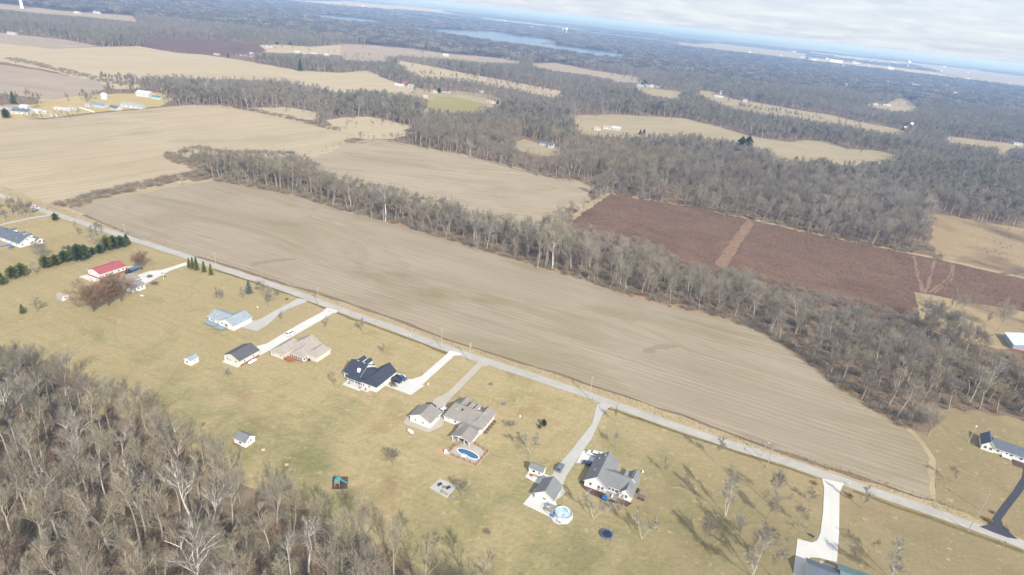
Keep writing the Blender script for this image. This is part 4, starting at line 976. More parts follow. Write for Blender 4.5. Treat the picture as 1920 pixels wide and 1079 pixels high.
# pale blue roofed house
r = site(438.2, 620.6, 'house', 'white house with a pale blue roof and grey deck by the curved gravel drive', 'house')
block(r, 'u', -16.3, -4.2, .35, 8.9, 2.7, 4.75, 'white', 'light'); block(r, 'v', -9.1, .1, 0, 11, 2.7, 4.9, 'white', 'light')
wins(r, 'f', .35, (-14.2, -12.8)); wins(r, 'f', 0, (-5.0, -4.0)); opening(r, 'f', 0, -7.0, .6, 1.7, 2, 'door'); opening(r, 'r', .1, 8, .1, 4.6, 2.2, 'garage_door'); pipe(r, -12.5, 2.6, 3.6)
deck(r, -15.8, -9.2, -3, .3, .7, DECKB); deck(r, -9.1, -3.9, -3.4, -.05, .5, DECKB)
# dark roofed garage and tank
r = site(448.3, 685.7, 'garage', 'cream garage with a dark charcoal gable roof at the end of the straight drive', 'garage')
block(r, 'v', -8, 1, -.4, 10.3, 3, 4.9, 'cream', 'charcoal'); wins(r, 'r', 1, (2.2, 7.2), 1.1, .7, 1.1); wins(r, 'f', -.4, (-5.8, -1.2), 1.2, .8, 1); opening(r, 'f', -.4, -4.4, .05, 1, 2.1, 'door'); opening(r, 'b', 10.3, -3.5, .05, 5, 2.4, 'garage_door')
MB().box(-7.9, .8, -1.7, -.42, 0, .16).build('apron', MAT['conc'], r); MB().box(1.02, 1.14, -.3, 10.2, 0, .7).build('brick_skirt', BRICK, r)
def tank(px, py, ang, label, L=3.6, rad=.62):
    t = site(px, py, 'propane_tank', label, 'propane tank', ang, 'white propane tanks')
    b = MB(); n = 12; pr = [(.02, -L / 2), (rad * .6, -L / 2 + .12), (rad, -L / 2 + .5), (rad, L / 2 - .5), (rad * .6, L / 2 - .12), (.02, L / 2)]
    b.lathe(pr, n); b.v = [(z, x, y + rad + .25) for x, y, z in b.v]; b.build('tank_body', WHITEP, t, True)
    MB().cyl(0, 0, rad * 2 + .2, rad * 2 + .5, .22, .2, 8).build('valve_dome', WHITEP, t)
    for x in (-L * .3, L * .3): MB().box(x - .12, x + .12, -rad * .7, rad * .7, 0, .45).build('saddle', STONE, t)
tank(473.8, 681, R(66), 'long white propane tank beside the dark roofed garage', 4.4)
tank(769.5, 812.6, R(-38), 'small white propane tank on the lawn left of the fenced pool', 3.2)
# tan roofed house
r = site(594.5, 679.7, 'house', 'cream house with a wide tan brown roof and a reddish deck', 'house')
block(r, 'v', -17, -5, -.4, 9.4, 2.7, 6.2, 'cream', 'brown', (1, 0)); block(r, 'v', -20.3, -13.2, -6.3, 6, 2.72, 4.9, 'cream', 'brown', (1, .6)); block(r, 'v', -6, 0, 0, 8.9, 2.68, 4.6, 'cream', 'brown', (1, .5)); block(r, 'v', -11.6, -4.8, -3.3, 3, 2.75, 4.9, 'cream', 'brown', (1, 0))
wins(r, 'f', -6.3, (-18.8, -14.8), 1.1, .7, 1); wins(r, 'f', -3.3, (-10.8, -9.6, -8.4, -7.2, -6.0), .7, .95, 1.6); wins(r, 'r', -4.8, (-2.6, -1.2), .7, .95, 1.6); wins(r, 'f', -.4, (-12.6,), 1, .8, 1.3)
MB().box(-11.55, -4.85, -3.42, -3.32, 0, .6).build('brick_skirt', BRICK, r); deck(r, -13.1, -8.6, -6.4, -3.45, .7, DECKR); MB().box(-4.2, -3.3, -1.2, -.4, 0, .9).build('air_conditioner', DARK, r); MB().box(-10.2, -8.6, 8.3, 9.6, 2.5, 3.2).build('porch_beam', TRIM, r)
# navy roofed house
r = site(704.2, 735.5, 'house', 'white house with a steep navy roof, dormers and a long garage wing', 'house')
block(r, 'u', -17.5, -9.6, 1.8, 13, 3, 6.2, 'white', 'navy'); block(r, 'u', -10.2, -3, 2.4, 11.5, 2.9, 5.0, 'white', 'navy'); block(r, 'v', -6.8, .4, 0, 14, 3, 6.0, 'white', 'navy', (1, 0)); block(r, 'u', -14.4, -7.0, -.2, 3, 2.5, 3.05, 'white', 'navy', walls=False)
for u in (-14.8, -11.6): dormer(r, u, 12.2, 8.2, 2.2, 4.4, 6.5, 'white', 'navy')
for u in (-14.2, -10.8, -7.4): MB().box(u - .12, u + .12, -.15, .1, .02, 2.4).build('porch_post', TRIM, r)
c = MB().box(-11.9, -10.7, 3.3, 4.4, 3.6, 5.4).build('chimney', TRIM, r)
wins(r, 'f', 1.8, (-16.4, -12.5, -9.2), .8, 1.1, 1.5); wins(r, 'f', 0, (-3.2,), .9, .7, 1.5); wins(r, 'r', .4, (2.6, 4.6), 1, .6, 1.1); opening(r, 'r', .4, 8.2, .1, 4.6, 2.3, 'garage_door'); opening(r, 'r', .4, 12, .1, 2.7, 2.3, 'garage_door'); wins(r, 'f', 0, (-6.0,), .5, .6, 1.4)
MB().slab([(-14.8, -3.0, .15), (-6, -3.1, .15), (-6, -2.0, .15), (-2.6, -2.0, .15), (-2.6, -.05, .15), (-14.8, 1.7, .15)], .14).build('patio', MAT['conc'], r)
for u, v in ((-12.6, -1.2), (-6.8, -1.6), (-4.2, -1.2)):
    g = MB(); g.box(u - .35, u + .35, v - .35, v + .35, .15, .6); g.box(u - .35, u + .35, v + .3, v + .4, .6, 1.1); g.build('patio_chair', DECKG, r)
# house with the fenced pool, and its garage
r = site(806.5, 800.5, 'garage', 'white garage with a two tone taupe gable roof on a buff concrete pad', 'garage')
block(r, 'v', -8.4, .6, -1.1, 6.5, 3, 5.1, 'white', 'taupe'); wins(r, 'f', -1.1, (-6, -2.6), 1.1, .6, .9); opening(r, 'b', 6.5, -3.8, .1, 5, 2.4, 'garage_door'); opening(r, 'r', .6, 5, .1, 1, 2.1, 'door')
r = site(806.5, 800.5, 'house', 'white house with a broad taupe roof and a porch by the fenced pool', 'house')
block(r, 'u', 2.5, 16.5, 6.3, 17.2, 2.7, 5.9, 'white', 'taupe', (.35, 0)); block(r, 'v', 2.6, 9.2, 10, 18.4, 2.75, 5.3, 'white', 'taupe'); block(r, 'v', 13.6, 19, 6.1, 17.8, 2.72, 5.1, 'white', 'taupe', (.9, 0)); block(r, 'u', 11.4, 18.6, .6, 7, 2.6, 3.3, 'white', 'taupe')
block(r, 'v', 11.3, 18.9, -3.1, 3.4, 2.7, 4.15, 'white', 'taupe', walls=False)
for u in (9.8, 12.4): dormer(r, u, 16.2, 12.4, 1.7, 4.2, 5.8, 'white', 'taupe')
g = MB(); g.add([(11.4, -3.0, 2.72), (18.8, -3.0, 2.72), (15.1, -3.0, 4.0)], [(0, 1, 2)]); g.build('gable', SID['white'], r)
for u, v in ((11.6, -2.9), (14, -2.9), (16.5, -2.9), (18.6, -2.9), (11.6, .4), (18.6, .4)): MB().box(u - .1, u + .1, v - .1, v + .1, 0, 2.6).build('porch_post', TRIM, r)
MB().box(11.4, 18.8, -3.4, .55, .02, .17).build('porch_floor', MAT['conc2'], r)
for u in (14.4, 16.6):
    g = MB(); g.box(u - .8, u + .8, -.6, .2, .17, .65); g.box(u - .8, u + .8, .1, .35, .65, 1.1); g.build('porch_sofa', DARK, r)
wins(r, 'f', 6.3, (3.6, 4.5), 1.5, .6, .8); wins(r, 'f', 6.3, (7.5, 10), .9, .8, 1.1); wins(r, 'r', 19, (8.2, 10.4, 12.8, 15.5), .9, .9, 1.3); opening(r, 'l', 2.5, 12, .1, 4.8, 2.2, 'garage_door')
MB().box(8.3, 8.8, 9.6, 10.3, 5.0, 5.5).build('roof_vent', DARK, r)
rs2 = random.Random(4)
def ball_bush(name, label, x, y, rad, mat, group, h=None, seed=0):
    q = np.random.RandomState(seed + 900); T = Tree(seed + 900); n = 420; u = unit(q.randn(n, 3)); u[:, 2] = np.abs(u[:, 2]); h = h or rad
    a = u * np.array([rad, rad, h]) * q.uniform(.45, .98, (n, 1)); b = a + unit(u + q.randn(n, 3) * .7) * rad * .28
    T.ribbons(np.stack([a, b], 1), rad * .16, rad * .05, 0); me = T.mesh('foliage', [mat])
    t = thing(name, label, 'bush', (x, y, 0), 0, group); f = link(bpy.data.objects.new('foliage', me)); f.parent = t
    MB().cyl(0, 0, 0, h * .5, rad * .12, rad * .05, 5).build('stem', BARK['grey'], t); return t
BUSH = leaf_mat('box_green', (.055, .075, .02), (.13, .15, .045)); BUSHB = leaf_mat('brown_bush', (.20, .14, .085), (.32, .23, .14))
p0 = at(806.5, 800.5)[:2]
def loc(p, u, v, a=A22): return p[0] + u * math.cos(a) - v * math.sin(a), p[1] + u * math.sin(a) + v * math.cos(a)
nth = ('nearest the porch', 'second from the porch', 'third from the porch', 'fourth from the porch', 'farthest from the porch')
for i in range(5):
    x, y = loc(p0, 20.1, 8 + i * 2.0); ball_bush('hedge_bush', 'small brown foundation bush along the taupe roofed house wall, ' + nth[i], x, y, .75, BUSHB, 'foundation bushes of the taupe roofed house', seed=i)
# fenced pool
pa = at(879.5, 835.4); P = thing('swimming_pool', 'kidney shaped in-ground pool under a blue cover, with white coping', 'swimming pool', (pa[0], pa[1], 0), A22)
def oval(cx_, cy_, a, b, n=28, bean=.0, rot=0):
    o = []
    for i in range(n):
        t = 2 * math.pi * i / n; x = a * math.cos(t); y = b * math.sin(t) * (1 - bean * math.exp(-((x / a) ** 2) * 5) * (1 if math.sin(t) < 0 else .0))
        o.append((cx_ + x * math.cos(rot) - y * math.sin(rot), cy_ + x * math.sin(rot) + y * math.cos(rot)))
    return o
MB().slab([(x, y, .12) for x, y in [(-4.1, -7.6), (6.3, -8.0), (6.9, -7.4), (7.0, -.6), (4, .9), (0.2, 1.2), (-2.2, -1), (-4.0, -4.5)]], .1).build('pool_deck', MAT['conc2'], P)
MB().slab([(x, y, .17) for x, y in oval(2.0, -4.5, 4.75, 1.95, 30, .35, R(-4))], .04).build('coping', WHITEP, P)
MB().slab([(x, y, .20) for x, y in oval(2.0, -4.5, 4.35, 1.62, 30, .35, R(-4))], .02).build('pool_cover', plain('blue_pool_cover', (.055, .13, .26), .6, .3, .2), P)
MB().box(.3, 2.2, -7.0, -6.3, .16, .5).build('pool_bench', WHITEP, P); g = MB()
for x in (1.0, 2.0): g.tube((x, -6.4, .15), (x, -6.0, 1.0), .06, 6); g.tube((x, -6.0, 1.0), (x, -5.4, .3), .06, 6)
g.build('ladder', WHITEP, P)
F = thing('pool_fence', 'dark metal railing fence around the covered pool', 'fence', (pa[0], pa[1], 0), A22)
fl = [(-2.6, 1.0), (-4.6, -3.6), (-4.5, -8.2), (7.2, -8.5), (7.6, .2), (1.6, 1.6)]
for (a, b), (c, d) in zip(fl, fl[1:]):
    L = math.hypot(c - a, d - b); k = int(L / 2)
    for i in range(k + 1): MB().box(a + (c - a) * i / k - .05, a + (c - a) * i / k + .05, b + (d - b) * i / k - .05, b + (d - b) * i / k + .05, 0, 1.3).build('post', DARK, F)
    g = MB(); g.tube((a, b, 1.2), (c, d, 1.2), .03, 4); g.tube((a, b, .2), (c, d, .2), .03, 4)
    for i in range(int(L / .3)): t_ = i * .3 / L; g.tube((a + (c - a) * t_, b + (d - b) * t_, .2), (a + (c - a) * t_, b + (d - b) * t_, 1.2), .012, 3)
    g.build('fence_panel', DARK, F)
w_ = lambda u, v: loc(pa, u, v)
S('gravel_bed', [w_(*q) for q in [(-2.2, 1.6), (-3.8, -1), (-5.2, -5.6), (-6.4, -6.6), (-8.4, -7.2), (-9.2, -8.8), (-8.4, -10.4), (-6.6, -10.6), (-5.0, -9.8), (7.4, -9.8), (8.2, -9.2), (8.4, .4), (7.6, 1.0), (2, 2.4)]], .03, MAT['sand'], world=True)
t = site(835.2, 849.6, 'pool_filter', 'white pool filter and heater standing on the tan gravel circle', 'pool filter')
MB().cyl(0, 0, 0, 1.2, .55, .5, 12).build('filter_tank', WHITEP, t); MB().box(.6, 1.5, -.5, .4, 0, .9).build('heater', STEEL, t); MB().tube((0, 0, 1.2), (1, 0, .9), .08, 6).build('pipe', WHITEP, t)
# last garage, its small shed and the round pool
r = site(1037.4, 943.4, 'garage', 'white garage with a dark slate roof slope, next to the round pool', 'garage')
block(r, 'v', -6.4, .35, -1.3, 6.3, 2.8, 5.1, 'white', 'grey'); opening(r, 'f', -1.3, -3, 1.2, 1.0, .7); opening(r, 'b', 6.3, -3, .1, 4.8, 2.2, 'garage_door'); wins(r, 'r', .35, (.5, 2.5, 4.5), 1, .7, 1.1)
r = site(1037.4, 943.4, 'shed', 'small white shed with a grey roof on the gravel pad above the garage', 'shed')
block(r, 'u', -13.2, -8, 9.5, 12.6, 2.4, 3.5, 'white', 'grey', o=.25); opening(r, 'f', 9.5, -11.3, .05, 1.6, 1.9, 'door'); opening(r, 'f', 9.5, -9.2, 1, .6, .8)
pp = at(1037.4, 943.4)[:2]
def rel(u, v, name, label, cat, group=None, rot=0):
    x, y = loc(pp, u, v); return thing(name, label, cat, (x, y, 0), A22 + rot, group)
t = rel(-11.6, 8.3, 'garden_cart', 'red garden cart by the small grey roofed shed', 'cart')
MB().box(-.5, .5, -.3, .3, .35, .75).build('tray', plain('red_paint', (.45, .09, .05), .5), t); MB().tube((.5, 0, .5), (1.0, 0, .9), .04, 5).build('handle', DARK, t)
for x in (-.3, .3): g = MB(); g.tube((x, -.36, .2), (x, -.3, .2), .2, 8); g.tube((x, .3, .2), (x, .36, .2), .2, 8); g.build('wheel', RUBBER, t)
for i, (u, lb) in enumerate(((-10.3, 'black bicycle leaning by the small shed door'), (-9.2, 'black bicycle at the right end of the small shed'))):
    t = rel(u, 8.7, 'bicycle', lb, 'bicycle', 'bicycles by the small shed', .3 * i)
    for x in (-.5, .5):
        g = MB(); n = 14
        for k in range(n): a, b = 2 * math.pi * k / n, 2 * math.pi * (k + 1) / n; g.tube((x + .34 * math.cos(a), 0, .34 + .34 * math.sin(a)), (x + .34 * math.cos(b), 0, .34 + .34 * math.sin(b)), .03, 4)
        g.build('wheel', RUBBER, t)
    g = MB(); g.tube((-.5, 0, .34), (-.1, 0, .85), .03, 5); g.tube((-.1, 0, .85), (.38, 0, .85), .03, 5); g.tube((.5, 0, .34), (.36, 0, 1.0), .03, 5); g.tube((-.1, 0, .3), (.38, 0, .85), .03, 5); g.tube((-.5, 0, .34), (-.1, 0, .3), .03, 5); g.build('frame', DARK, t)
    MB().box(-.3, -.05, -.07, .07, .86, .93).build('saddle', RUBBER, t); MB().tube((.36, -.3, 1.0), (.36, .3, 1.0), .03, 5).build('handlebar', DARK, t)
t = rel(4.8, -3.5, 'round_pool', 'round above-ground pool with a pale blue wind-blown cover', 'swimming pool')
b = MB(); b.lathe([(2.85, 0), (2.85, 1.25), (2.7, 1.25), (2.7, .95)], 28); b.build('pool_wall', WHITEP, t)
cov = MB(); rr = random.Random(3); n = 28; vs = [(0, 0, 1.0)]; fs = []
for k in range(1, 6): vs += [(2.68 * k / 5 * math.cos(2 * math.pi * i / n), 2.68 * k / 5 * math.sin(2 * math.pi * i / n), 1.06 + rr.uniform(-.09, .09)) for i in range(n)]
for i in range(n): fs.append((0, 1 + i, 1 + (i + 1) % n))
for k in range(4): fs += [(1 + k * n + i, 1 + (k + 1) * n + i, 1 + (k + 1) * n + (i + 1) % n, 1 + k * n + (i + 1) % n) for i in range(n)]
pc = M('pale_pool_cover', .4, .4); nn_ = pc.noise(pc.obj(), .9, 4, .6, 1.2, .42, .66); cov.add(vs, fs); cov.build('pool_cover', pc.color(pc.mix(nn_, (.50, .60, .66), (.22, .27, .28))).m, t)
g = MB(); k = 28
for i in range(k): a, b_ = 2 * math.pi * i / k, 2 * math.pi * (i + 1) / k; g.tube((2.8 * math.cos(a), 2.8 * math.sin(a), 1.28), (2.8 * math.cos(b_), 2.8 * math.sin(b_), 1.28), .11, 5)
g.build('rim', plain('steel_blue_rim', (.25, .35, .42), .5), t)
for i in range(10): a = i * .628; MB().box(2.88 * math.cos(a) - .06, 2.88 * math.cos(a) + .06, 2.88 * math.sin(a) - .06, 2.88 * math.sin(a) + .06, 0, 1.2).build('pool_post', STEEL, t)
t = rel(.3, -3.6, 'pool_platform', 'raised wooden platform between the garage and the round pool', 'deck'); deck(t, -1.4, 1.6, -1.7, 1.7, 1.15, DECKG)
t = rel(-.6, -3.4, 'storage_box', 'blue topped box standing on the raised pool platform', 'box'); g = MB(); g.box(-.4, .4, -.4, .4, 1.16, 1.6); g.build('body', WHITEP, t); MB().box(-.44, .44, -.44, .44, 1.6, 1.68).build('lid', BLUEP, t)
t = rel(1.9, -6.0, 'storage_box', 'bright blue plastic tub on the concrete below the round pool', 'tub'); g = MB(); g.box(-.6, .6, -.35, .35, .14, .6); g.build('body', BLUEP, t); MB().box(-.64, .64, -.39, .39, .6, .68).build('lid', BLUEP, t)
t = rel(4.4, -7.3, 'pool_pump', 'pool pump on white paving beside the round pool', 'pump'); MB().cyl(0, 0, .1, .8, .25, .22, 10).build('filter_body', STEEL, t); MB().tube((.2, 0, .3), (.9, .1, .3), .16, 8).build('motor', DARK, t)
S('pavement', [loc(pp, *q) for q in [(1.6, -6.5), (3.2, -8), (5, -8.2), (7.6, -6.4), (8.2, -3.4), (7.4, -1), (2, -1)]], .06, MAT['conc'], world=True)
# white house with two dormers
r = site(1127.8, 921.7, 'house', 'white house with slate grey cross gables, two small dormers and a back deck', 'house')
block(r, 'v', -6.4, 1.7, -.4, 14.5, 2.8, 5.9, 'white', 'grey'); block(r, 'u', -2, 8.2, 1.0, 9.6, 3.0, 5.5, 'white', 'grey'); block(r, 'v', 6.1, 10.4, .1, 11, 2.82, 4.9, 'white', 'grey')
for u in (5.6, 8.9): dormer(r, u, 11.3 if u > 7 else 9.2, 6, 1.9, 3.3, 5.2, 'white', 'grey')
wins(r, 'f', -.4, (-4.2, -1.2, .2), 1.2, .8, 1.2); wins(r, 'f', 1.0, (2.4, 3.6, 4.8), 1.0, .8, 1.4); wins(r, 'f', .1, (8.6,), 1.1, .8, 1.2); opening(r, 'l', -6.4, 10.5, .1, 5, 2.3, 'garage_door'); wins(r, 'r', 10.4, (3, 6, 9), 1, .9, 1.2)
pipe(r, -4.6, 4.5, 3.9); pipe(r, -4.9, 11.5, 3.8); deck(r, 1.9, 6.0, -2.6, .9, .5, DECKG); MB().box(3.9, 4.3, -2, -.6, .55, 1.2).build('deck_sofa', WHITEP, r)
MB().box(2.2, 4.6, 9.7, 12.4, .02, .16).build('porch_slab', MAT['conc2'], r); MB().box(-3.2, -2.9, 12, 12.3, 5.5, 6.3).build('flue', STEEL, r)
hp = at(1127.8, 921.7)[:2]
def relh(u, v, name, label, cat, group=None, rot=0):
    x, y = loc(hp, u, v); return thing(name, label, cat, (x, y, 0), A22 + rot, group)
t = relh(1.9, -3.2, 'fire_table', 'round bright blue covered table beside the white house deck', 'table')
MB().cyl(0, 0, 0, .75, .5, .85, 10).build('base', DARK, t); MB().lathe([(1.0, .75), (.95, .95), (.4, 1.1), (.02, 1.15)], 14).build('cover', BLUEP, t)
t = relh(13.2, 4.2, 'trellis', 'square wooden garden frame with bare vines right of the white house', 'trellis')
for x in (-1.4, 1.4):
    for y in (-1.4, 1.4): MB().box(x - .08, x + .08, y - .08, y + .08, 0, 1.2).build('post', DECKG, t)
g = MB()
for y in np.linspace(-1.4, 1.4, 8): g.box(-1.5, 1.5, y - .04, y + .04, 1.2, 1.28)
g.build('slats', DECKG, t); MB().box(-1.3, 1.3, -1.3, 1.3, .02, .25).build('soil_bed', MAT['mulch'], t)
for (u, v, lb, s_) in ((11.2, 6.6, 'dark round evergreen bush at the right corner of the white house', 1.0), (-7.3, .2, 'dark round evergreen bush at the left corner of the white house', .9), (-3.6, 15.9, 'dark bush by the far garage corner of the white house', .8), (-5.4, 15.7, 'dark bush beside the parked white car', .8)):
    x, y = loc(hp, u, v); ball_bush('evergreen_bush', lb, x, y, s_, BUSH, 'bushes round the white house', 1.3 * s_, int(abs(u * 10)))
# right house by the dark drive
r = site(1863.6, 850.2, 'house', 'white house with a dark slate roof beside the dark asphalt drive at the right edge', 'house', R(-30))
block(r, 'v', -4.9, -.4, -.3, 8.3, 2.7, 5.0, 'white', 'slate'); block(r, 'u', -1.2, 22, .5, 8, 2.65, 4.9, 'white', 'slate')
wins(r, 'f', -.3, (-3.6, -1.7), 1, .9, 1.2); wins(r, 'f', .5, (.9, 5.6, 9, 13), 1, 1, 1.2); opening(r, 'f', .5, 4, .2, 1, 2.1, 'door'); deck(r, 2.6, 5.8, -1.6, .4, .6, WHITEP); MB().box(6.2, 12, -4.5, .4, .02, .1).build('flower_bed', MAT['mulch'], r)
# white house at the left edge
r = site(38.3, 465.1, 'house', 'white house with a dark blue grey roof and dormers at the left edge', 'house')
block(r, 'u', -26, -.3, 0, 9.7, 2.7, 5.4, 'white', 'slate'); block(r, 'u', -3, 1.2, 8.2, 11.4, 2.4, 3.4, 'white', 'slate')
for u in (-18, -9, -4): dormer(r, u, 9.0, 5.6, 1.8, 3.4, 5.6, 'white', 'slate')
wins(r, 'r', -.3, (1.6, 6.8), .9, .8, 1.1); wins(r, 'r', -.3, (4.4,), 3.2, .7, .9); wins(r, 'f', 0, (-3, -7, -12, -17), .9, .9, 1.2); wins(r, 'r', 1.2, (9.9,), .8, 1.3, 1.2)
for u, v in ((-6, 2), (-13, 2.4), (-14.5, 2.0)): pipe(r, u, v, 3.6, .5)
deck(r, -18, -8, -5, -.1, .4, DECKG)
t = site(20, 467, 'umbrella_table', 'patio table with a closed blue umbrella by the left edge house', 'table'); MB().cyl(0, 0, .7, .76, .7, .7, 12).build('tabletop', DECKG, t); MB().cyl(0, 0, 0, 2.3, .04, .04, 6).build('pole', STEEL, t); MB().lathe([(1.5, 1.9), (.8, 2.2), (.03, 2.5)], 10).build('canopy', BLUEP, t)
# red roofed barn, blue canopy, grey house behind the tan trees
r = site(185.7, 523.3, 'barn', 'long white barn with a red metal roof and a red base band', 'barn')
block(r, 'v', -8, 1.5, 0, 14.2, 3.2, 4.9, 'white', 'red'); wins(r, 'r', 1.5, (3, 6.5, 10, 12.5), 1.3, .8, 1); opening(r, 'f', 0, -3.2, .05, 3, 2.5, 'garage_door'); wins(r, 'f', 0, (-6.5,), 1.3, .8, 1)
MB().box(1.52, 1.62, .05, 14.1, 0, .8).build('red_skirt', SID['red'], r); MB().box(-8, 1.45, -.14, -.02, 0, .8).build('red_skirt', SID['red'], r); MB().slab([(-9.6, -4, .14), (1.8, -4.4, .14), (3.4, 6, .14), (1.7, 6, .14), (1.7, -.2, .14), (-9, -.2, .14)], .12).build('apron', MAT['conc'], r)
jp = at(185.7, 523.3)[:2]
t = thing('canopy', 'open canopy with yellow and blue panels beside the red roofed barn', 'canopy', (*loc(jp, 4.6, 16.2), 0), A22)
for x in (-2.3, 2.3):
    for y in (-2.6, 3.4): MB().box(x - .08, x + .08, y - .08, y + .08, 0, 2.4).build('post', DARK, t)
MB().slab([(-2.6, -2.9, 2.45), (0, -2.9, 2.75), (0, .6, 2.75), (-2.6, .6, 2.45)], .1).build('yellow_panel', plain('yellow_panel', (.62, .48, .17), .6), t)
MB().slab([(.02, -2.9, 2.75), (2.6, -2.9, 2.4), (2.6, .6, 2.4), (.02, .6, 2.75)], .1).build('blue_panel', BLUE2, t); MB().slab([(-2.6, .65, 2.5), (2.6, .65, 2.5), (2.6, 3.7, 2.4), (-2.6, 3.7, 2.4)], .1).build('grey_panel', plain('slate_panel', (.16, .18, .23), .6), t)
r = thing('house', 'low grey roofed house half hidden behind the tan bare trees', 'house', (*jp, 0), A22)
block(r, 'v', 10.5, 19.5, -8, 8.8, 2.7, 4.6, 'bluegrey', 'taupe'); block(r, 'v', 19.2, 27.5, -1.5, 5.8, 2.5, 3.2, 'white', 'taupe'); block(r, 'u', 13, 22, -10.2, -5, 2.5, 3.5, 'bluegrey', 'light')
wins(r, 'r', 27.5, (0, 2, 4), 1, .8, 1); wins(r, 'r', 19.5, (6.8,), 1, .8, 1.2); wins(r, 'f', -8, (11.8,), 1, .9, 1.2)
t = thing('brush_heap', 'low brown heap of brush beside the red roofed barn wall', 'heap', (*loc(jp, 3.0, 7), 0), A22)
g = MB(); q = random.Random(2)
for i in range(70): a = q.uniform(0, 6.28); x = q.gauss(0, .8); y = q.gauss(0, 1.4); g.tube((x, y, q.uniform(.05, .9)), (x + math.cos(a), y + math.sin(a), q.uniform(.1, 1.3)), .05, 3)
g.build('sticks', BARK['red'], t)
# small sheds
r = site(356.9, 685.4, 'shed', 'small white shed with a pale roof alone left of the dark roofed garage', 'shed'); block(r, 'v', -3.1, .5, -.2, 3.9, 2.4, 3.4, 'white', 'light', o=.2); wins(r, 'r', .5, (1.8,), 1.3, .5, .6); opening(r, 'f', -.2, -1.3, .05, 1.4, 1.9, 'door')
r = site(460.9, 838.4, 'shed', 'white shed with a grey metal roof at the edge of the near wood', 'shed'); block(r, 'u', -5, .4, -.4, 3.9, 2.4, 4.0, 'white', 'grey', o=.25); opening(r, 'r', .4, 2.0, 1.4, .7, .9); opening(r, 'r', .4, .8, 1.4, .5, .7); opening(r, 'f', -.4, -2, .05, 1.6, 1.9, 'door')
t = site(452, 835.5, 'flower_pots', 'row of clay pots against the shed at the edge of the near wood', 'pots'); [MB().cyl(-3 + i * .7, -.6, 0, .4, .18, .26, 8).build('pot', BRICK, t) for i in range(5)]
r = site(116.7, 564.7, 'shed', 'little white barn shaped shed with a tan gambrel roof and a pale blue side', 'shed')
g = MB(); u0, u1, v0, v1 = -4, .2, 0, 3.2
prof = [(v0, 0), (v0, 1.7), (v0 + .55, 2.5), (1.6, 3.0), (v1 - .55, 2.5), (v1, 1.7), (v1, 0)]
g.add([(u0, y, z) for y, z in prof] + [(u1, y, z) for y, z in prof], [tuple(range(6, -1, -1)), tuple(range(7, 14)), (0, 7, 8, 1), (5, 12, 13, 6)]); g.mi = [0, 0, 1, 1]; g.build('wall', [SID['white'], SID['pblue']], r)
g = MB(); pr = [(v0 - .15, 1.62), (v0 + .5, 2.56), (1.6, 3.1), (v1 - .5, 2.56), (v1 + .15, 1.62)]
for (a, b), (c, d) in zip(pr, pr[1:]): g.slab([(u0 - .15, a, b), (u1 + .15, a, b), (u1 + .15, c, d), (u0 - .15, c, d)], .1)
g.build('roof', ROOF['tanr'], r); MB().box(.21, .27, 1.0, 2.3, 2.0, 2.4).build('vent', SID['pblue'], r); opening(r, 'r', .2, 1.6, .05, 1.4, 1.6, 'door')
# green roofed house at the bottom edge
r = site(1534.4, 1057.2, 'house', 'house with a teal green roof at the bottom edge below the drive', 'house')
block(r, 'u', 5.4, 22, -9.5, .2, 2.7, 4.6, 'cream', 'teal'); block(r, 'u', -4, 5.5, -11, -2.7, 2.68, 4.5, 'cream', 'slate'); MB().box(.3, 4.8, -2.6, 1.6, .02, .15).build('porch_slab', MAT['conc2'], r); wins(r, 'b', .2, (9, 13), 1, 1, 1.2); opening(r, 'b', -2.7, -1, .1, 1, 2.1, 'door'); wins(r, 'b', -2.7, (2, 4), 1, .9, 1.2); opening(r, 'l', 5.4, -1.2, .05, 1.2, 2.1, 'door')
# white metal building at the right edge
r = site(1897, 656, 'barn', 'white metal building with a pale roof and red trim at the right edge', 'barn', R(-20)); block(r, 'v', 0, 16, 0, 17, 3.4, 5.4, 'bluegrey', 'white', o=.3); MB().box(.05, 15.9, -.1, -.02, 0, .9).build('red_skirt', SID['red'], r); opening(r, 'f', 0, 8, .05, 3.4, 2.8, 'garage_door'); wins(r, 'l', 0, (4, 9), 1.4, .9, 1)

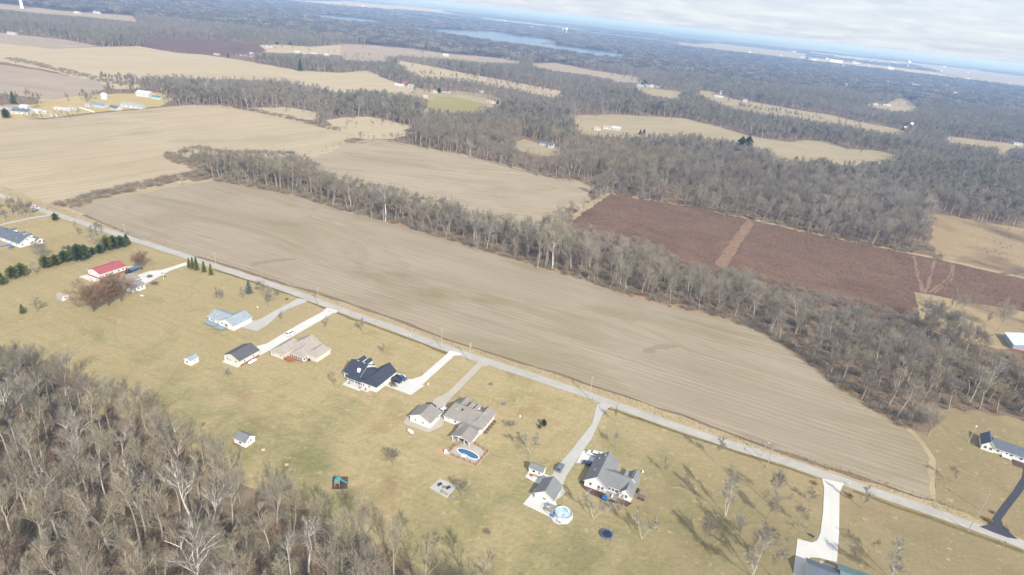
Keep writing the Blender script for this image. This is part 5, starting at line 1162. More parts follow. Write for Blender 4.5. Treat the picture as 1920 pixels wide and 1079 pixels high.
# ------------------------------------------------------------------ vehicles
def paint(name, c): m = M(name, .25, .5); m.color(c); m.b.inputs['Coat Weight'].default_value = .5; return m.m
PAINT = {'white': paint('white_car_paint', (.78, .78, .77)), 'navy': paint('navy_car_paint', (.02, .04, .085)), 'slate': paint('slate_car_paint', (.13, .16, .19)), 'silver': paint('silver_car_paint', (.55, .58, .62)), 'black': paint('black_car_paint', (.02, .02, .025)), 'blue': paint('blue_car_paint', (.03, .075, .19))}
LAMP = plain('lamp_lens', (.75, .75, .7), .2, .5); TAIL = plain('red_lens', (.35, .02, .02), .3, .5)
def vehicle(px, py, ang, col, kind, name, label, cat, group=None, xy=None):
    t = site(px, py, name, label, cat, ang, group); t.location.z = .15
    L, Wd = {'car': (4.6, 1.8), 'suv': (4.8, 1.9), 'van': (5.2, 2.0), 'pickup': (5.7, 2.0)}[kind]
    if kind == 'car': low = [(-.5, .30), (-.5, .62), (-.47, .82), (-.28, .92), (.20, .92), (.46, .72), (.5, .58), (.5, .30)]; cab = [(-.36, .90), (-.22, 1.42), (.06, 1.45), (.25, .90)]
    elif kind == 'suv': low = [(-.5, .35), (-.5, .75), (-.49, 1.02), (-.3, 1.05), (.20, 1.05), (.46, .92), (.5, .7), (.5, .35)]; cab = [(-.48, 1.03), (-.43, 1.70), (.05, 1.72), (.24, 1.03)]
    elif kind == 'van': low = [(-.5, .35), (-.5, .8), (-.5, 1.05), (-.3, 1.08), (.28, 1.08), (.47, .95), (.5, .7), (.5, .35)]; cab = [(-.49, 1.06), (-.46, 1.92), (.12, 1.92), (.36, 1.06)]
    else: low = [(-.5, .45), (-.5, .8), (-.5, 1.05), (-.3, 1.06), (.22, 1.08), (.47, 1.0), (.5, .75), (.5, .45)]; cab = [(-.12, 1.06), (-.09, 1.78), (.10, 1.78), (.25, 1.06)]
    def loft(pr, w0, w1, zs):
        n = len(pr); V = []; zmin = min(z for _, z in pr); zmax = max(z for _, z in pr)
        for s_ in (-1, 1): V += [(x * L, s_ * (w0 + (w1 - w0) * (z - zmin) / (zmax - zmin)) / 2, z) for x, z in pr]
        return V, [tuple(range(n)), tuple(range(2 * n - 1, n - 1, -1))] + [(i, n + i, n + (i + 1) % n, (i + 1) % n)[::-1] for i in range(n)]
    MB().add(*loft(low, Wd, Wd * .94, 1)).build('body', PAINT[col], t)
    MB().add(*loft(cab, Wd * .92, Wd * .74, 1)).build('cabin', PAINT[col], t)
    # glass: windscreen, rear and sides, a little proud of the cabin
    g = MB(); a, b, c, d = [(x * L, z) for x, z in cab]; w0, w1 = Wd * .92 / 2, Wd * .74 / 2
    def qd(p, q, k0, k1, off): 
        (x0, z0), (x1, z1) = p, q; m0 = (x0 + (x1 - x0) * k0, z0 + (z1 - z0) * k0); m1 = (x0 + (x1 - x0) * k1, z0 + (z1 - z0) * k1); return m0, m1
    for (p, q, off) in ((d, c, .02), (a, b, -.02)):
        m0, m1 = qd(p, q, .12, .9, off); g.add([(m0[0] + off, -w0 * .86, m0[1] + .01), (m0[0] + off, w0 * .86, m0[1] + .01), (m1[0] + off, w1 * .86, m1[1] + .01), (m1[0] + off, -w1 * .86, m1[1] + .01)], [(0, 1, 2, 3)])
    for s_ in (-1, 1):
        z0 = a[1] + (b[1] - a[1]) * .2; z1 = a[1] + (b[1] - a[1]) * .85; f = lambda z: w0 + (w1 - w0) * (z - a[1]) / (b[1] - a[1]) + .015
        xa0 = a[0] + (b[0] - a[0]) * .2 + .25; xa1 = a[0] + (b[0] - a[0]) * .85 + .2; xd0 = d[0] + (c[0] - d[0]) * .2 - .25; xd1 = d[0] + (c[0] - d[0]) * .85 - .15
        g.add([(xa0, s_ * f(z0), z0), (xd0, s_ * f(z0), z0), (xd1, s_ * f(z1), z1), (xa1, s_ * f(z1), z1)], [(0, 1, 2, 3)])
    g.build('window', GLASS, t)
    for x in (-.31, .31):
        for s_ in (-1, 1):
            w = MB().tube((x * L, s_ * (Wd / 2 - .2), .33), (x * L, s_ * (Wd / 2 + .02), .33), .33, 12).build('wheel', RUBBER, t); MB().tube((x * L, s_ * (Wd / 2 + .0), .33), (x * L, s_ * (Wd / 2 + .035), .33), .2, 8).build('rim', STEEL, w)
    for s_ in (-1, 1): MB().box(L * .47, L * .5 + .02, s_ * Wd * .36 - .16, s_ * Wd * .36 + .16, .62, .76).build('headlight', LAMP, t); MB().box(-L * .5 - .02, -L * .47, s_ * Wd * .4 - .1, s_ * Wd * .4 + .1, .68, .9).build('tail_light', TAIL, t)
    if kind == 'pickup': MB().box(-L * .47, -L * .14, -Wd * .42, Wd * .42, 1.06, 1.075).build('bed_liner', RUBBER, t)
    return t
vehicle(1112, 854, R(158), 'white', 'suv', 'parked_car', 'white car parked nearest the bushes by the white house garage', 'car')
vehicle(1102.5, 872, R(158), 'navy', 'car', 'parked_car', 'dark blue sedan parked in front of the white house garage', 'car')
vehicle(1050, 880, R(68), 'slate', 'suv', 'parked_car', 'slate grey car on the gravel drive above the garage', 'car')
vehicle(545, 627.5, R(68), 'white', 'van', 'parked_van', 'white van parked on the straight concrete drive', 'van')
vehicle(751.5, 711.5, R(-22), 'blue', 'pickup', 'pickup_truck', 'dark blue pickup truck at the navy roofed house', 'pickup truck')
vehicle(743.5, 716.5, R(-22), 'black', 'suv', 'parked_car', 'black car parked between the pickup and the small trailer', 'car')
vehicle(68, 392, R(-22), 'silver', 'suv', 'car', 'pale silver car driving on the road at the left', 'car')
vehicle(829, 774.5, R(68), 'white', 'pickup', 'pickup_truck', 'white pickup truck between the taupe roofed garage and house', 'pickup truck')
vehicle(808, 763, R(-22), 'black', 'car', 'parked_car', 'black car half hidden behind the taupe roofed garage', 'car')
vehicle(243, 512, R(68), 'black', 'car', 'parked_car', 'black car parked between the red roofed barn and the grey house', 'car')
t = site(737.5, 724, 'utility_trailer', 'small camouflage brown buggy on a trailer by the navy roofed garage', 'trailer', R(-22))
MB().box(-2, 1.6, -.8, .8, .45, .55).build('trailer_bed', DECKG, t); MB().tube((1.6, 0, .5), (2.7, 0, .5), .06, 5).build('drawbar', DARK, t)
for s_ in (-1, 1): MB().tube((-.3, s_ * .85, .3), (-.3, s_ * 1.0, .3), .3, 10).build('wheel', RUBBER, t)
CAMO = dirt_mat('camo_paint', (.16, .13, .07), (.30, .24, .14), 2); g = MB(); g.box(-1.5, 1.2, -.6, .6, .8, 1.15); g.box(-1.4, -.5, -.6, .6, 1.15, 1.5); g.build('buggy_body', CAMO, t); g = MB()
for x in (-.4, .6):
    for y in (-.55, .55): g.tube((x, y, 1.1), (x, y, 1.9), .04, 4)
g.box(-.5, .7, -.6, .6, 1.9, 1.95); g.build('roll_cage', DARK, t)
for i, (u, v, lb) in enumerate(((1.6, 9.6, 'red and black push mower by the navy house garage door'), (1.9, 12.4, 'red toy car near the far garage door of the navy house'))):
    t = thing(('lawn_mower', 'toy_car')[i], lb, ('mower', 'toy')[i], (*loc(at(704.2, 735.5)[:2], u, v), 0), A22 + i)
    MB().box(-.45, .45, -.3, .3, .2, .5).build('body', plain('red_plastic_%d' % i, (.5, .05, .03), .4, .4), t); MB().box(-.2, .2, -.18, .18, .5, .7).build('engine' if i == 0 else 'seat', DARK, t)
    for x in (-.32, .32):
        for y in (-.33, .33): MB().tube((x, y - .04, .17), (x, y + .04, .17), .17, 8).build('wheel', RUBBER, t)

# ------------------------------------------------------------------ yard things
t = site(1137, 1005, 'trampoline', 'round black trampoline with a bright blue rim pad on the lawn', 'trampoline')
MB().cyl(0, 0, .86, .9, 1.5, 1.5, 24).build('mat', plain('black_mesh_mat', (.03, .033, .04), .8), t)
b = MB(); n = 28; vs = []
for rr_, z in ((1.5, .92), (1.95, .92), (1.95, .86), (1.5, .86)): vs += [(rr_ * math.cos(2 * math.pi * i / n), rr_ * math.sin(2 * math.pi * i / n), z) for i in range(n)]
b.add(vs, [(k * n + i, k * n + (i + 1) % n, ((k + 1) % 4) * n + (i + 1) % n, ((k + 1) % 4) * n + i) for k in range(4) for i in range(n)]); b.build('rim_pad', plain('blue_rim_pad', (.03, .10, .34), .5, .4), t)
for i in range(6): a = i * 1.047; MB().tube((1.85 * math.cos(a), 1.85 * math.sin(a), 0), (1.85 * math.cos(a), 1.85 * math.sin(a), .86), .04, 5).build('leg', STEEL, t)
net = MB()
for i in range(6): a = i * 1.047 + .5; net.tube((1.9 * math.cos(a), 1.9 * math.sin(a), .86), (1.95 * math.cos(a), 1.95 * math.sin(a), 2.6), .03, 4)
for i in range(24): a, b_ = i * .2618, (i + 1) * .2618; net.tube((1.95 * math.cos(a), 1.95 * math.sin(a), 2.55), (1.95 * math.cos(b_), 1.95 * math.sin(b_), 2.55), .025, 4)
net.build('net_frame', DARK, t)
t = site(633, 907, 'play_set', 'wooden play set with teal canopies and a teal slide on a dark mat', 'play set', R(10)); TEAL = plain('teal_plastic', (.03, .33, .34), .5, .4)
for x, y in ((-.7, -1.2), (.7, -1.2), (-.7, 1.4), (.7, 1.4)): MB().box(x - .08, x + .08, y - .08, y + .08, 0, 2.3).build('post', plain('cedar_%d%d' % (x > 0, y > 0), (.45, .33, .2), .8), t)
MB().box(-.8, .8, -1.3, 1.5, 1.2, 1.3).build('platform', DECKG, t); g = MB(); g.slab([(-.95, -1.5, 2.3), (0, -1.5, 2.95), (0, .1, 2.95), (-.95, .1, 2.3)], .06); g.slab([(0, -1.5, 2.95), (.95, -1.5, 2.3), (.95, .1, 2.3), (0, .1, 2.95)], .06); g.build('canopy', TEAL, t)
g = MB(); g.slab([(.8, .3, 1.3), (3.0, -.3, .2), (3.0, .35, .2), (.8, .95, 1.3)], .08); g.build('slide', TEAL, t); g = MB(); g.tube((-.7, 1.5, 2.2), (-1.5, 3.2, 0), .05, 5); g.tube((.7, 1.5, 2.2), (1.3, 3.2, 0), .05, 5); g.build('ladder', DECKG, t)
# stone patio with chairs and a fire ring
FP = (832, 917)
for i, (px, py, lb) in enumerate(((825, 911, 'dark bench at the back left of the stone patio'), (841, 917, 'dark bench at the back right of the stone patio'))):
    t = site(px, py, 'bench', lb, 'bench', R(40), 'benches on the stone patio'); g = MB(); g.box(-.8, .8, -.25, .25, .4, .48); g.build('seat', DARK, t); MB().box(-.8, .8, .2, .27, .48, .95).build('backrest', DARK, t)
    for x in (-.7, .7): MB().box(x - .04, x + .04, -.22, .22, 0, .4).build('leg', DARK, t)
def ring(px, py, lb, rad=.7):
    t = site(px, py, 'fire_ring', lb, 'fire ring', 0, 'stone rings on the lawns'); n = 12
    me = MB().box(-.17, .17, -.12, .12, 0, .3).mesh('stone', STONE)
    for i in range(n):
        o = link(bpy.data.objects.new('stone', me)); o.parent = t; a = 6.283 * i / n; o.location = (rad * math.cos(a), rad * math.sin(a), 0); o.rotation_euler = (0, 0, a + 1.57)
    MB().cyl(0, 0, 0, .12, rad - .12, rad - .12, 12).build('ash_bed', BARK['red'], t)
ring(832.5, 914.5, 'small fire ring between the two benches on the stone patio', .45); ring(920, 721, 'brick edged ring on the lawn, the one nearer the road', .9); ring(944, 758, 'brick edged ring on the lawn, behind the house with the fenced pool', .9); ring(1769, 946, 'dark ring of stones on the grass near the road at the right', .8)
t = site(838, 927, 'rock_pile', 'heap of rocks along the lower edge of the stone patio', 'rock pile', R(-30)); q = random.Random(9)
def rock(nm, root, x, y, s_, mat=STONE):
    b = MB(); b.lathe([(s_ * .5, 0), (s_ * .62, s_ * .25), (s_ * .45, s_ * .55), (s_ * .05, s_ * .65)], 6); b.v = [(a * q.uniform(.8, 1.2) + x, c * q.uniform(.8, 1.2) + y, d) for a, c, d in b.v]; return b.build(nm, mat, root)
for i in range(16): rock('rock', t, q.uniform(-2.6, 2.6), q.uniform(-.5, .5), q.uniform(.4, .9))
t = site(1748, 588, 'rock_pile', 'dark pile of broken stones and logs in the dry yard at the right', 'rock pile', R(-30))
for i in range(40): rock('rock', t, q.gauss(0, 4), q.gauss(0, 1.5), q.uniform(.6, 1.5), STONE if i % 2 else BARK['red'])
t = site(1741, 566, 'brush_heap', 'small dark heap of logs above the stone pile in the dry yard', 'heap')
for i in range(14): rock('rock', t, q.gauss(0, 1.5), q.gauss(0, .6), q.uniform(.4, .9), BARK['red'])
for i, (px, py, lb) in enumerate(((494, 848, 'wooden target stand on the grass right of the woods-edge shed'), (538, 876, 'wooden target stand farther right along the wood edge'))):
    t = site(px, py, 'target_stand', lb, 'stand', R(20), 'target stands by the wood'); MB().box(-.6, .6, -.1, .1, .5, 1.5).build('board', plain('plywood_%d' % i, (.52, .42, .26), .8), t)
    for x in (-.5, .5): MB().tube((x, .1, 0), (x, -.05, 1.4), .05, 4).build('leg', DARK, t)
t = site(307.3, 526.6, 'martin_house', 'white bird house on a tall white pole by the grey house drive', 'bird house'); MB().cyl(0, 0, 0, 3.6, .08, .07, 6).build('pole', WHITEP, t); g = MB(); g.box(-.8, .8, -.4, .4, 3.6, 4.2); g.build('box', WHITEP, t); MB().slab([(-.95, -.55, 4.25), (.95, -.55, 4.25), (.95, .55, 4.25), (-.95, .55, 4.25)], .08).build('roof', ROOF['light'], t)
t = site(266, 555, 'garden_pond', 'small pale stone pond edging on the lawn right of the grey house', 'pond'); MB().slab([(x, y, .1) for x, y in oval(0, 0, 1.4, .9, 16)], .1).build('edging', STONE, t); MB().slab([(x, y, .12) for x, y in oval(0, 0, 1.0, .6, 16)], .02).build('liner', WHITEP, t)
for px, py, lb in ((1205, 886, 'small white well cap on the lawn right of the white house'), (975, 782, 'tiny white marker on the lawn right of the taupe roofed house'), (803, 722, 'small white cap beside the straight drive of the navy house')):
    t = site(px, py, 'well_cap', lb, 'well cap', 0, 'white caps on the lawns'); MB().cyl(0, 0, 0, .5, .3, .28, 10).build('pipe', WHITEP, t); MB().cyl(0, 0, .5, .58, .35, .33, 10).build('lid', WHITEP, t)
t = site(1521, 1006, 'bench', 'dark garden bench beside the bend of the pale concrete drive', 'bench', R(-40)); MB().box(-.9, .9, -.25, .25, .4, .47).build('seat', DARK, t); MB().box(-.9, .9, .2, .26, .47, .95).build('backrest', DECKG, t); [MB().box(x - .04, x + .04, -.22, .22, 0, .4).build('leg', DARK, t) for x in (-.8, .8)]
t = site(483, 579.5, 'yard_statue', 'small white garden statue on the lawn above the pale blue roofed house', 'statue'); MB().box(-.3, .3, -.3, .3, 0, .5).build('plinth', STONE, t); MB().lathe([(.22, .5), (.28, .8), (.18, 1.2), (.2, 1.4), (.02, 1.55)], 10).build('figure', WHITEP, t)
GOLD = leaf_mat('golden_grass', (.40, .26, .09), (.56, .39, .16))
for i, (px, py, lb, s_) in enumerate(((1528, 908, 'golden ornamental grass left of the concrete drive mouth', 1.5), (1594, 931, 'golden ornamental grass right of the concrete drive mouth', 1.3), (1851, 977, 'golden ornamental grass at the mouth of the dark asphalt drive', 1.7))):
    x, y, _ = at(px, py); me = shrub_mesh(600 + i, GOLD, 110, 1.1, .07, .6, 2); t = thing('ornamental_grass', lb, 'ornamental grass', (x, y, 0), 0, 'golden grass clumps by the drives'); o = link(bpy.data.objects.new('blades', me)); o.parent = t; t.scale = (s_, s_, s_)
for i, (px, py, lb, s_) in enumerate(((1861, 962, 'dark low bush at the mouth of the asphalt drive', 1.0), (913, 998, 'small grey twiggy bush alone on the lawn near the wood', 1.2), (290, 533, 'rounded brown bush below the bird house', 2.0), (281, 520, 'grey fuzzy bush on the drive edge by the grey house', 1.6), (1888, 994, 'dark low bush right of the asphalt drive mouth', .9), (122, 466, 'low grey bush on the lawn behind the conifer row', 2.0), (538, 562, 'dark low bush at the roadside by the curved drive', 1.0))):
    x, y, _ = at(px, py); me = shrub_mesh(620 + i, BARK['twig'] if i % 2 else BARK['red'], 130, .8, .05, .9, 4); t = thing('bare_bush', lb, 'bush', (x, y, 0), 0, 'bare bushes on the lawns'); o = link(bpy.data.objects.new('twigs', me)); o.parent = t; t.scale = (s_ * 1.1,) * 2 + (s_,)
# ------------------------------------------------------------------ poles and roadside
def pole(px, py, h, lb, light=False, xform=False):
    t = site(px, py, 'utility_pole', lb, 'utility pole', A22, 'utility poles along the road'); MB().cyl(0, 0, 0, h, .16, .11, 8).build('shaft', WOODP, t)
    MB().box(-.06, .06, -1.1, 1.1, h - .7, h - .56).build('crossarm', WOODP, t)
    for y in (-1, 0, 1): MB().cyl(0, y, h - .56, h - .38, .05, .04, 6).build('insulator', WHITEP, t)
    if xform: MB().cyl(.32, 0, h - 2.2, h - 1.3, .24, .24, 10).build('transformer', STEEL, t)
    if light: MB().tube((0, 0, h - 1.6), (.9, -.6, h - 1.2), .04, 5).build('lamp_arm', STEEL, t); MB().box(.75, 1.15, -.8, -.5, h - 1.35, h - 1.1).build('lamp_head', WHITEP, t)
for a in ((86, 396, 10, 'utility pole behind the silver car on the road'), (237, 450, 10.5, 'utility pole at the end of the conifer row'), (406, 506, 10.5, 'utility pole right of the row of clipped evergreens'), (597, 574, 10.5, 'utility pole between the curved and the straight drive mouths'), (827, 652, 10.5, 'utility pole left of the navy house drive mouth'), (879, 678, 10, 'utility pole between the two drive mouths in the middle', False, True),
          (1104, 747, 11, 'utility pole left of the gravel drive mouth'), (1428, 857, 9, 'utility pole on the field side of the road, with a white lamp', True), (1437, 877, 9, 'leaning utility pole by the road at the grove'), (1815, 997, 9.5, 'utility pole by the road at the lower right'), (1838, 958, 9, 'thin pole on the grass left of the asphalt drive')): pole(*a)
t = site(1816, 829, 'lamp_post', 'tall yard lamp post with a white head left of the right edge house', 'lamp post'); MB().cyl(0, 0, 0, 8.2, .12, .08, 8).build('shaft', STEEL, t); MB().box(-.25, .35, -.2, .2, 8.1, 8.5).build('lamp_head', WHITEP, t)
for px, py, lb in ((1882, 1022, 'dark mailbox by the road near the asphalt drive'), (1591, 912, 'white mailbox at the concrete drive mouth'), (1110, 753, 'mailbox at the gravel drive mouth'), (110, 406, 'mailbox by the far gravel lane'), (768, 633, 'small white mailbox on the field-house roadside')):
    t = site(px, py, 'mailbox', lb, 'mailbox', A22, 'mailboxes along the road'); MB().box(-.06, .06, -.06, .06, 0, 1.1).build('post', WOODP, t); MB().box(-.12, .12, -.3, .3, 1.1, 1.38).build('box', WHITEP if 'white' in lb else DARK, t)
# ------------------------------------------------------------------ evergreens
NEEDLE = {'dark': leaf_mat('pine_needles', (.060, .084, .028), (.155, .185, .070)), 'olive': leaf_mat('olive_needles', (.095, .105, .030), (.215, .22, .07)), 'blue': leaf_mat('blue_needles', (.10, .125, .105), (.22, .25, .215))}
def conifer_mesh(seed, mat, slim=.34, n=900, bushy=False):
    q = np.random.RandomState(seed); T = Tree(seed); t_ = q.uniform(.04, 1, n) ** (.8); a = q.uniform(0, 6.28, n)
    prof = slim * ((1 - t_) ** .75 + .03) if not bushy else slim * np.sqrt(np.maximum(0, 1 - (2 * (t_ - .42)) ** 2 * .75)) * np.where(t_ > .8, (1 - t_) * 4 + .15, 1)
    lay = .82 + .18 * np.sin(t_ * 38 + a * 2 + seed)
    rad = prof * lay * q.uniform(.5, 1.0, n); d = np.stack([np.cos(a), np.sin(a), 0 * a], 1)
    p0 = d * rad[:, None] * .72 + np.stack([0 * t_, 0 * t_, t_], 1); p1 = d * (rad * 1.08)[:, None] + np.stack([0 * t_, 0 * t_, t_ + q.uniform(-.02, .05, n) + (.05 if bushy else -.01)], 1)
    T.ribbons(np.stack([p0, p1], 1), .085, .03, 0)
    return T.mesh('foliage', [mat])
CON = {(k, b): [conifer_mesh(700 + i * 7 + ord(k[0]), NEEDLE[k], (.36 if b == 0 else .40 if b == 1 else .20), 1100 if b < 2 else 1300, b == 1) for i in range(2)] for k in NEEDLE for b in (0, 1, 2)}
def evergreen(px, py, ty, col, b, label, group=None, w=1.0, name='conifer', cat='evergreen tree'):
    h = tall(px, py, ty); p = at(px, py); t = thing(name, label, cat, (p[0], p[1], 0), rs.uniform(0, 6), group); t.scale = (h * w * rs.uniform(.85, 1.15), h * w * rs.uniform(.85, 1.15), h)
    o = link(bpy.data.objects.new('foliage', CON[(col, b)][rs.randint(2)])); o.parent = t; MB().cyl(0, 0, 0, .3, .02, .015, 6).build('trunk', BARK['grey'], t)
EV = [(3, 533, 508, 'dark', 0), (25, 523, 500, 'olive', 1), (42, 518, 494, 'olive', 1), (87, 503, 480, 'olive', 1), (105, 498, 478, 'olive', 1), (122, 492, 470, 'dark', 1), (134, 488, 461, 'dark', 0), (148, 489, 459, 'dark', 1), (161, 486, 460, 'dark', 1), (174, 478, 464, 'dark', 1), (188, 476, 458, 'dark', 1), (201, 470, 444, 'olive', 1), (214, 467, 443, 'dark', 1), (227, 464, 443, 'dark', 1), (238, 459, 439, 'dark', 0)]
ORD = ['leftmost, at the picture edge', 'second from the left', 'third from the left, beside a grey shrub', 'fourth from the left', 'fifth from the left', 'sixth, start of the thick part', 'seventh, a taller pointed one', 'eighth, broad and dark', 'ninth, broad and dark', 'tenth, low', 'eleventh, before the bare tree', 'twelfth, yellower', 'thirteenth', 'fourteenth', 'last one, next to the road']
for (px, py, ty, c, b), o_ in zip(EV, ORD): evergreen(px, py, ty, c, b, 'conifer in the left boundary row, ' + o_, 'conifers in the boundary row', 1.15)
t = at(67, 515); bare_tree('yard', t[0], t[1], tall(67, 515, 490), 'grey bare shrub tree growing inside the conifer row', 'bare trees standing in the yards', 1.3)
for i, (px, py, ty, lb) in enumerate(((355, 503, 484, 'leftmost'), (362, 505, 483, 'second from the left'), (369, 507, 483, 'third from the left'), (383, 511, 490, 'second from the right'), (396, 516, 495, 'rightmost'))): evergreen(px, py, ty, 'olive', 2, 'pointed clipped evergreen by the road, %s of the five' % lb, 'clipped evergreens by the road', 1.25)
for px, py, ty, c, b, lb, w in ((104, 414, 400, 'olive', 1, 'round evergreen beside the gravel lane near the road', 1.1), (43, 588, 571, 'olive', 0, 'small dark evergreen left of the grey rounded bare tree', 1.1), (467, 551, 526, 'blue', 0, 'blue spruce on the lawn near the road', .95), (1019, 799, 787, 'olive', 1, 'small dark green evergreen on the lawn between two houses', 1.1), (1012, 803, 793, 'blue', 0, 'small blue spruce next to the dark green evergreen', 1.2),
     (26, 195, 171, 'dark', 0, 'tall dark spruce behind the left farmstead', .9), (563, 134, 110, 'dark', 0, 'dark spruce alone at the far field edge', .7), (428, 108, 100, 'dark', 0, 'dark evergreen left of the red barn', 1.4), (1386, 290, 258, 'dark', 1, 'dark pine at the meadow edge, left of a pair', .9), (1398, 291, 256, 'dark', 1, 'dark pine at the meadow edge, right of a pair', .8), (1200, 253, 243, 'dark', 0, 'dark pine right of the white farm in the meadow', 1.1), (1207, 252, 242, 'dark', 0, 'second dark pine right of the meadow farm', 1.1),
     (933, 196, 186, 'dark', 0, 'dark evergreen beside the tan farm building', 1), (947, 190, 182, 'dark', 0, 'dark evergreen right of the tan farm building', 1), (1207, 162, 150, 'dark', 1, 'dark round evergreen behind the far blue farmhouse', 1.2), (1470, 175, 164, 'dark', 1, 'dark round evergreen far off in the woods', 1.2), (1703, 242, 232, 'dark', 0, 'dark conifer beside the red barn with the silo', 1.2), (1724, 246, 231, 'dark', 1, 'thick dark conifer right of the silo', 1.3), (1731, 246, 233, 'dark', 1, 'second thick dark conifer right of the silo', 1.2),
     (12, 222, 204, 'dark', 1, 'dark wide evergreen at the left edge of the farmstead', 1.2), (520, 84, 78, 'dark', 1, 'evergreens among the far woods beyond the maroon field', 1.6), (545, 84, 77, 'dark', 1, 'dark evergreen stand right in the far woods beyond the maroon field', 1.6), (823, 175, 165, 'dark', 1, 'dark evergreen by the far yellow farmhouse', 1.1), (762, 64, 60, 'dark', 0, 'evergreen on the near shore of the lake', 1.5)):
    evergreen(px, py, ty, c, b, lb, 'scattered evergreens', w)
